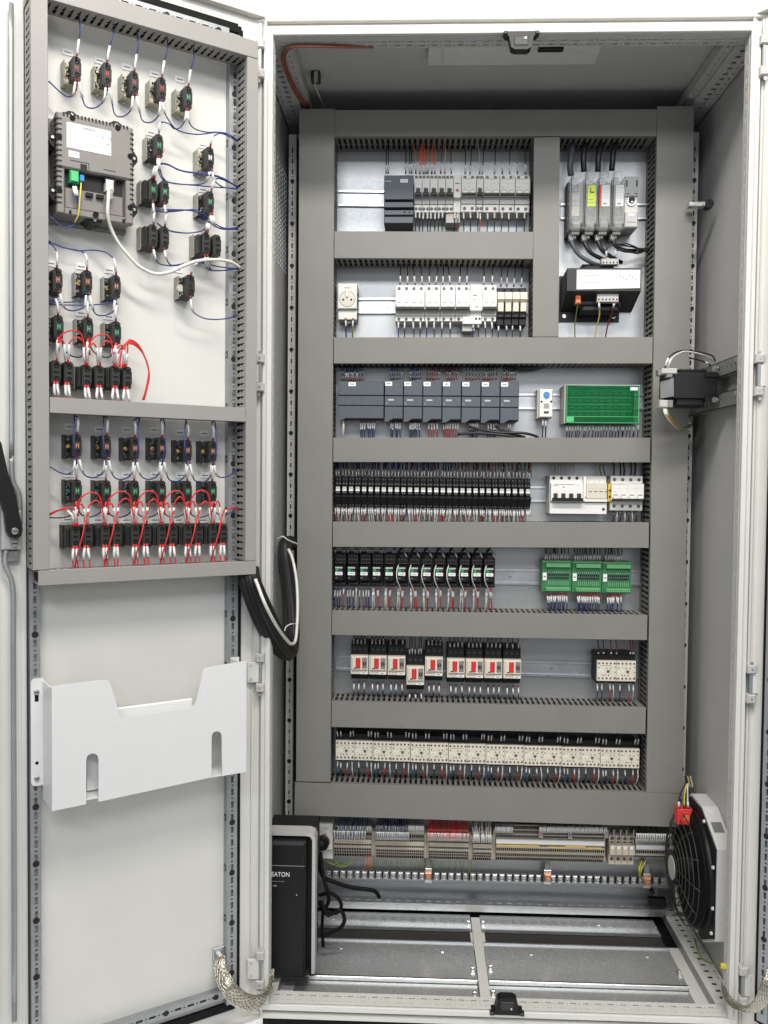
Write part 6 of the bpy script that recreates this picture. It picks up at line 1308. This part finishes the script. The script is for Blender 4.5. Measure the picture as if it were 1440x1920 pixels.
# row 4 (bulk)
for k in range(2):
    us = [627.2 + 12.32 * i + 3.5 + 5.2 * k for i in range(30)]; cols = [BL if (i < 18) else (RDk if i % 2 else 'mgrey') for i in range(30)]
    bulk(us, 895.5, 867, 1, .360, cols, slope=.014, jit=6, ferr=RDk if not k else None, mk=(.003, .018)); bulk([u + 2.5 for u in us], 889, 867, 1, .368, [BK, BK, RDk] , slope=.010, jit=6, ferr=None, mk=(.0, .012), sm='lgrey')
for k in range(3): bulk([627.2 + 12.32 * i + 2.2 + 3.6 * k for i in range(30)], 949, 978, 0, .362, [WH, RDk, WH] if k == 1 else [RE, WH, RDk, WH], slope=.012, jit=7, mk=(.002, .018), ferr=None)
bulk(seq(1037, 1075, 8), 893, 867, 1, .36, 'lgrey', r=.0018, ferr=None, mk=(.0, .001)); bulk([1128, 1136], 893, 867, 1, .37, 'w_green', r=.0018, ferr=None, mk=(.0, .001), bow=-.006); bulk(seq(1150, 1196, 8), 893, 867, 1, .36, [BK, 'lgrey', BK], r=.0018, ferr=None, mk=(.0, .001)); bulk(seq(1150, 1192, 7), 957, 979, 0, .36, [BK, 'lgrey'], r=.0018, mk=(.004, .016), ferr=None)
# row 5 (bulk)
for i in range(13):
    u = 625.5 + 23.55 * i; s = .22 * i
    if i < 5: bulk([u + 3, u + 17, u + 21], 1040 + s, 1026, 1, .366, [BK, RDk, BK], mk=(.0, .012), ferr=None, jit=2)
    else:
        P0 = at(u + 4, 1044 + s, .352); zz = at(u, 1026, YD).z + .016
        tube(BULK, smooth([P0, P0 + Vector((.001, -.006, .014)), Vector((P0.x + .020, .362, zz - .008)), Vector((P0.x + .034, .38, zz))]), .0022, 'black', 5); q = at(u + 15, 1040 + s, .352); tube(BULK, smooth([q, q + Vector((.0, -.006, .010)), q + Vector((-.010, .006, .016)), q + Vector((-.012, .02, .008))]), .0016, 'mgrey', 5)
        tube(BULK, [q + Vector((0, -.007, .008)), q + Vector((.006, -.007, -.004))], .0021, 'lgrey', 4)
    if i >= 5: tube(BULK, smooth([at(u + 4, 1058 + s, .325), at(u + 1, 1068 + s, .314), at(u + 1, 1085 + s, .314), at(u + 8, 1104 + s, .335), at(u + 10, 1120 + s, .35)]), .0013, 'w_white', 5)
    if i < 2: bulk([u + 3, u + 8, u + 13], 1102 + s, 1146 + s * .8, 0, .36, BL, mk=(.004, .020), ferr=None); bulk([u + 19], 1102 + s, 1146 + s * .8, 0, .355, WH if i else RE, mk=(.0, .014), ferr=None)
    elif i == 2: bulk([u + 2, u + 8, u + 14, u + 19], 1102 + s, 1146 + s * .8, 0, .36, [RDk, RE, BL, BL], mk=(.004, .020), ferr=None)
    else: bulk([u + 3, u + 5], 1102 + s, 1146 + s, 0, .356, WH, mk=(.004, .018), ferr=None, r=.0015, jit=4); bulk([u + 11, u + 13], 1102 + s, 1146 + s, 0, .36, RE, mk=(.004, .018), ferr=None, r=.0012, jit=4)
for i, (a_, b_) in enumerate(GX):
    n = (11, 12, 8)[i]; bulk(seq(a_ + 4, a_ + 4 + 4.15 * (n - 1), n), 1053 + i, 1026.5, 1, .357, BK, mk=(.002, .017), ferr=RDk, jit=5, sm='lgrey'); bulk(seq(a_ + 8, a_ + 8 + 4.0 * ((10, 11, 7)[i] - 1), (10, 11, 7)[i]), 1112 + i, 1153 + i, 0, .357, BL, mk=(.004, .020), ferr=RE, jit=6)
# row 6 solo
for i, (a_, b_, c_, d_) in enumerate(MX):
    n = (4, 4, 3, 5, 4, 4, 4, 4, 3)[i]; ve = 1191.5 + (a_ - 622) * .0152
    bulk(seq(a_ + 6, b_ - 6, n), c_ + 3, ve, 1, .356, BK, jit=4, mk=(.001, .017), sm='lgrey')
    rowwires(seq(a_ + 7, b_ - 7, 3), d_ - 1, 1318 + (a_ - 622) * .02, 0, .357, ['w_lblue', BK, BK], 'wire under the motor breaker ' + ML[i].split(',')[0], 'lower wires of the motor breakers', jit=3)
rowwires([1121, 1131, 1145, 1155, 1181, 1187], 1238, 1199, 1, .350, [BK, BK, RDk, RDk, RDk, RDk], 'wire with a white sleeve dropping into the single contactor', 'upper wires of the single contactor', jit=2)
rowwires([1120, 1128, 1143, 1149, 1162, 1179, 1187], 1279, 1326, 0, .350, [BK, BL, RE, WH, BK, RE, WH], 'blue, red, white or black wire below the single contactor', 'lower wires of the single contactor', jit=4)
# row 7 solo: pairs above, colours below
for i in range(8):
    u = CXS[i]; W_ = CXS[i + 1] - u; s = 16.8 * (i + .5) / 8; ve = 1363 + 13.3 * (i + .5) / 8
    bulk([u + W_ * f for f in (.06, .14, .40, .48, .88, .95)], 1380 + s, ve, 1, .330, BK, jit=2, mk=(.000, .014), rm=.0018, sm='lgrey', stagger=.002, Ye=.36)
    bulk([u + W_ * f for f in (.06, .14, .32, .44, .62, .83, .95)], 1425 + s, 1467 + 19 * (i + .5) / 8, 0, .345, ['w_lblue', BK, RE, WH, BK, RE, WH], jit=5, mk=(.000, .014), r=.0014, rm=.0019, ferr=None)
# bottom terminal strip (bulk): wires come down behind the wide duct
def tw(u0, u1, n, vt, col, Yt=.352, wr=.0008, mk=(.001, .021), lift=.035, slope=.02, jit=2, sm='sleeve'):
    for i in range(n):
        u = frx(i / max(1, n - 1), u0, u1); p0 = at(u, vt + slope * (u - u0), Yt); c = col[i % len(col)] if isinstance(col, list) else col; dx = rw.uniform(-jit, jit) * .001
        wire([p0, p0 + Vector((dx * .5, -.002, .018)), p0 + Vector((dx, .020, .030)), p0 + Vector((dx, .045, lift + .02))], c, (mk,), None, None, r=wr, rm=.0024, ferr=None, solo=False, sm=sm)
tw(627, 683, 13, 1573, ['plc', BL, 'w_lblue'], .320); tw(634, 694, 14, 1560, [BK, 'plc'], .345, mk=(.001, .017))
tw(706, 765, 17, 1575, [BL, BK], .320); tw(706, 757, 14, 1560, [BK, BL], .345, mk=(.001, .017)); tw(762, 794, 10, 1560, 'mgrey', .345, mk=(.001, .017))
tw(804, 877, 19, 1577, RE, .320, lift=.04); tw(806, 876, 18, 1568, RE, .366, mk=(.0, .001), lift=.03)
tw(887, 920, 9, 1580, WH, .320, jit=6); tw(888, 920, 7, 1565, WH, .366, jit=6)
tw(930, 960, 10, 1562, 'mgrey', .345, mk=(.001, .017)); tw(1012, 1136, 36, 1562, ['mgrey', BK, BL], .345, mk=(.001, .017), slope=.008); tw(1012, 1016, 2, 1572, RE, .345); tw(1067, 1071, 2, 1574, BL, .345); tw(1135, 1139, 2, 1572, RE, .345)
tw(1152, 1188, 4, 1572, BK, .345, mk=(.003, .022)); tw(1194, 1258, 20, 1578, BK, .320)
for i in range(24):
    u = 690 + i * 9 + rw.uniform(-3, 3)
    if u < 880: tube(BULK, smooth([at(u, 1614, .36), at(u + rw.uniform(-5, 5), 1624, .35), at(u + rw.uniform(-9, 9), 1633, .36)]), .0009, 'w_green', 4)
for u in (684, 690, 695, 700): tube(BULK, smooth([at(u, 1604, .36), at(u + 1, 1620, .35), at(u - 3, 1633, .36)]), .0011, 'orange' if u < 696 else 'w_green', 4)
for k in range(4): tube(BULK, smooth([at(1199 + 4 * k, 1614, .36), at(1197 + 2 * k, 1630, .345), at(1198 + k, 1646, .36)]), .0014, 'w_yellow' if k % 2 else 'w_green', 4)
tube(BULK, smooth([at(884, 1615, .36), at(880, 1630, .35), at(876, 1640, .36)]), .0014, 'w_green', 4)
o = BULK.build('wire_bundle', raw=True); o['kind'] = 'stuff'; tag(o, 'dense mass of short sleeved wires between the middle device rows and their ducts', 'wires')
# power cables of the fuse holders and the transformer
for i, (L_, lab, m) in enumerate((([(1075, 262, .36), (1072, 285, .35), (1069, 310, .345), (1070, 330, .35)], 'first', 'plc'), ([(1103, 262, .36), (1097, 275, .35), (1094, 295, .345), (1095, 322, .35)], 'second', 'w_black'),
        ([(1134, 262, .36), (1126, 275, .35), (1122, 295, .345), (1121, 322, .35)], 'third', 'w_black'), ([(1160, 262, .36), (1152, 275, .35), (1149, 295, .345), (1147, 320, .35)], 'fourth', 'w_black'))):
    cable(A(L_), .0070, m, '%s thick power cable dropping from the duct into the fuse holders' % lab)
for i, (L_, lab, m) in enumerate((([(1068, 436, .36), (1072, 455, .345), (1085, 477, .345), (1108, 492, .35), (1130, 500, .38)], 'bluish, leftmost', 'plc'), ([(1093, 436, .36), (1096, 455, .345), (1108, 474, .345), (1130, 486, .36), (1150, 496, .38)], 'second', 'w_black'),
        ([(1118, 436, .36), (1121, 452, .345), (1130, 470, .345), (1150, 484, .36), (1165, 492, .38)], 'third', 'w_black'), ([(1146, 436, .36), (1149, 450, .345), (1156, 462, .345), (1175, 470, .35), (1215, 468, .37)], 'rightmost', 'w_black'))):
    wire(A(L_), m, ((.012, .028),), 'thick cable curving down from the fuse holders, %s' % lab, r=.0050, rm=.0055, ferr=None, n=8, sm='lgrey')
for k, (L_, m) in enumerate((([(1137, 483, .335), (1138, 466, .33), (1150, 458, .33), (1180, 462, .34), (1205, 468, .35), (1222, 480, .36)], BK), ([(1154, 483, .335), (1156, 470, .33), (1172, 470, .33), (1196, 475, .34), (1220, 466, .36)], BK))):
    wire(A(L_), m, ((.002, .015),), 'black wire rising from the transformer terminals and bending right to the duct', 'upper wires of the control transformer', r=.0018, rm=.0024, ferr=None)
cable(A([(1158, 458, .33), (1175, 457, .33), (1196, 466, .34), (1190, 474, .34), (1170, 470, .33)]), .0018, 'w_black', 'coiled loop of black wire under the switch mechanism')
for (L_, m, mk, lab) in (([(1084, 566, .33), (1081, 585, .35), (1078, 610, .37), (1078, 634, .375)], 'w_green', (), 'green and yellow wire hanging from the orange clip of the transformer'),
        ([(1123, 566, .32), (1124, 590, .34), (1119, 612, .36), (1115, 634, .375)], 'w_yellow', ((.004, .020),), 'yellow green wire hanging from the middle of the transformer terminals'), ([(1152, 566, .32), (1148, 585, .34), (1140, 608, .36), (1135, 634, .375)], RDk, ((.004, .016),), 'dark red wire hanging from the right of the transformer terminals')):
    wire(A(L_), m, mk, lab, r=.0016, rm=.0024, ferr=None)
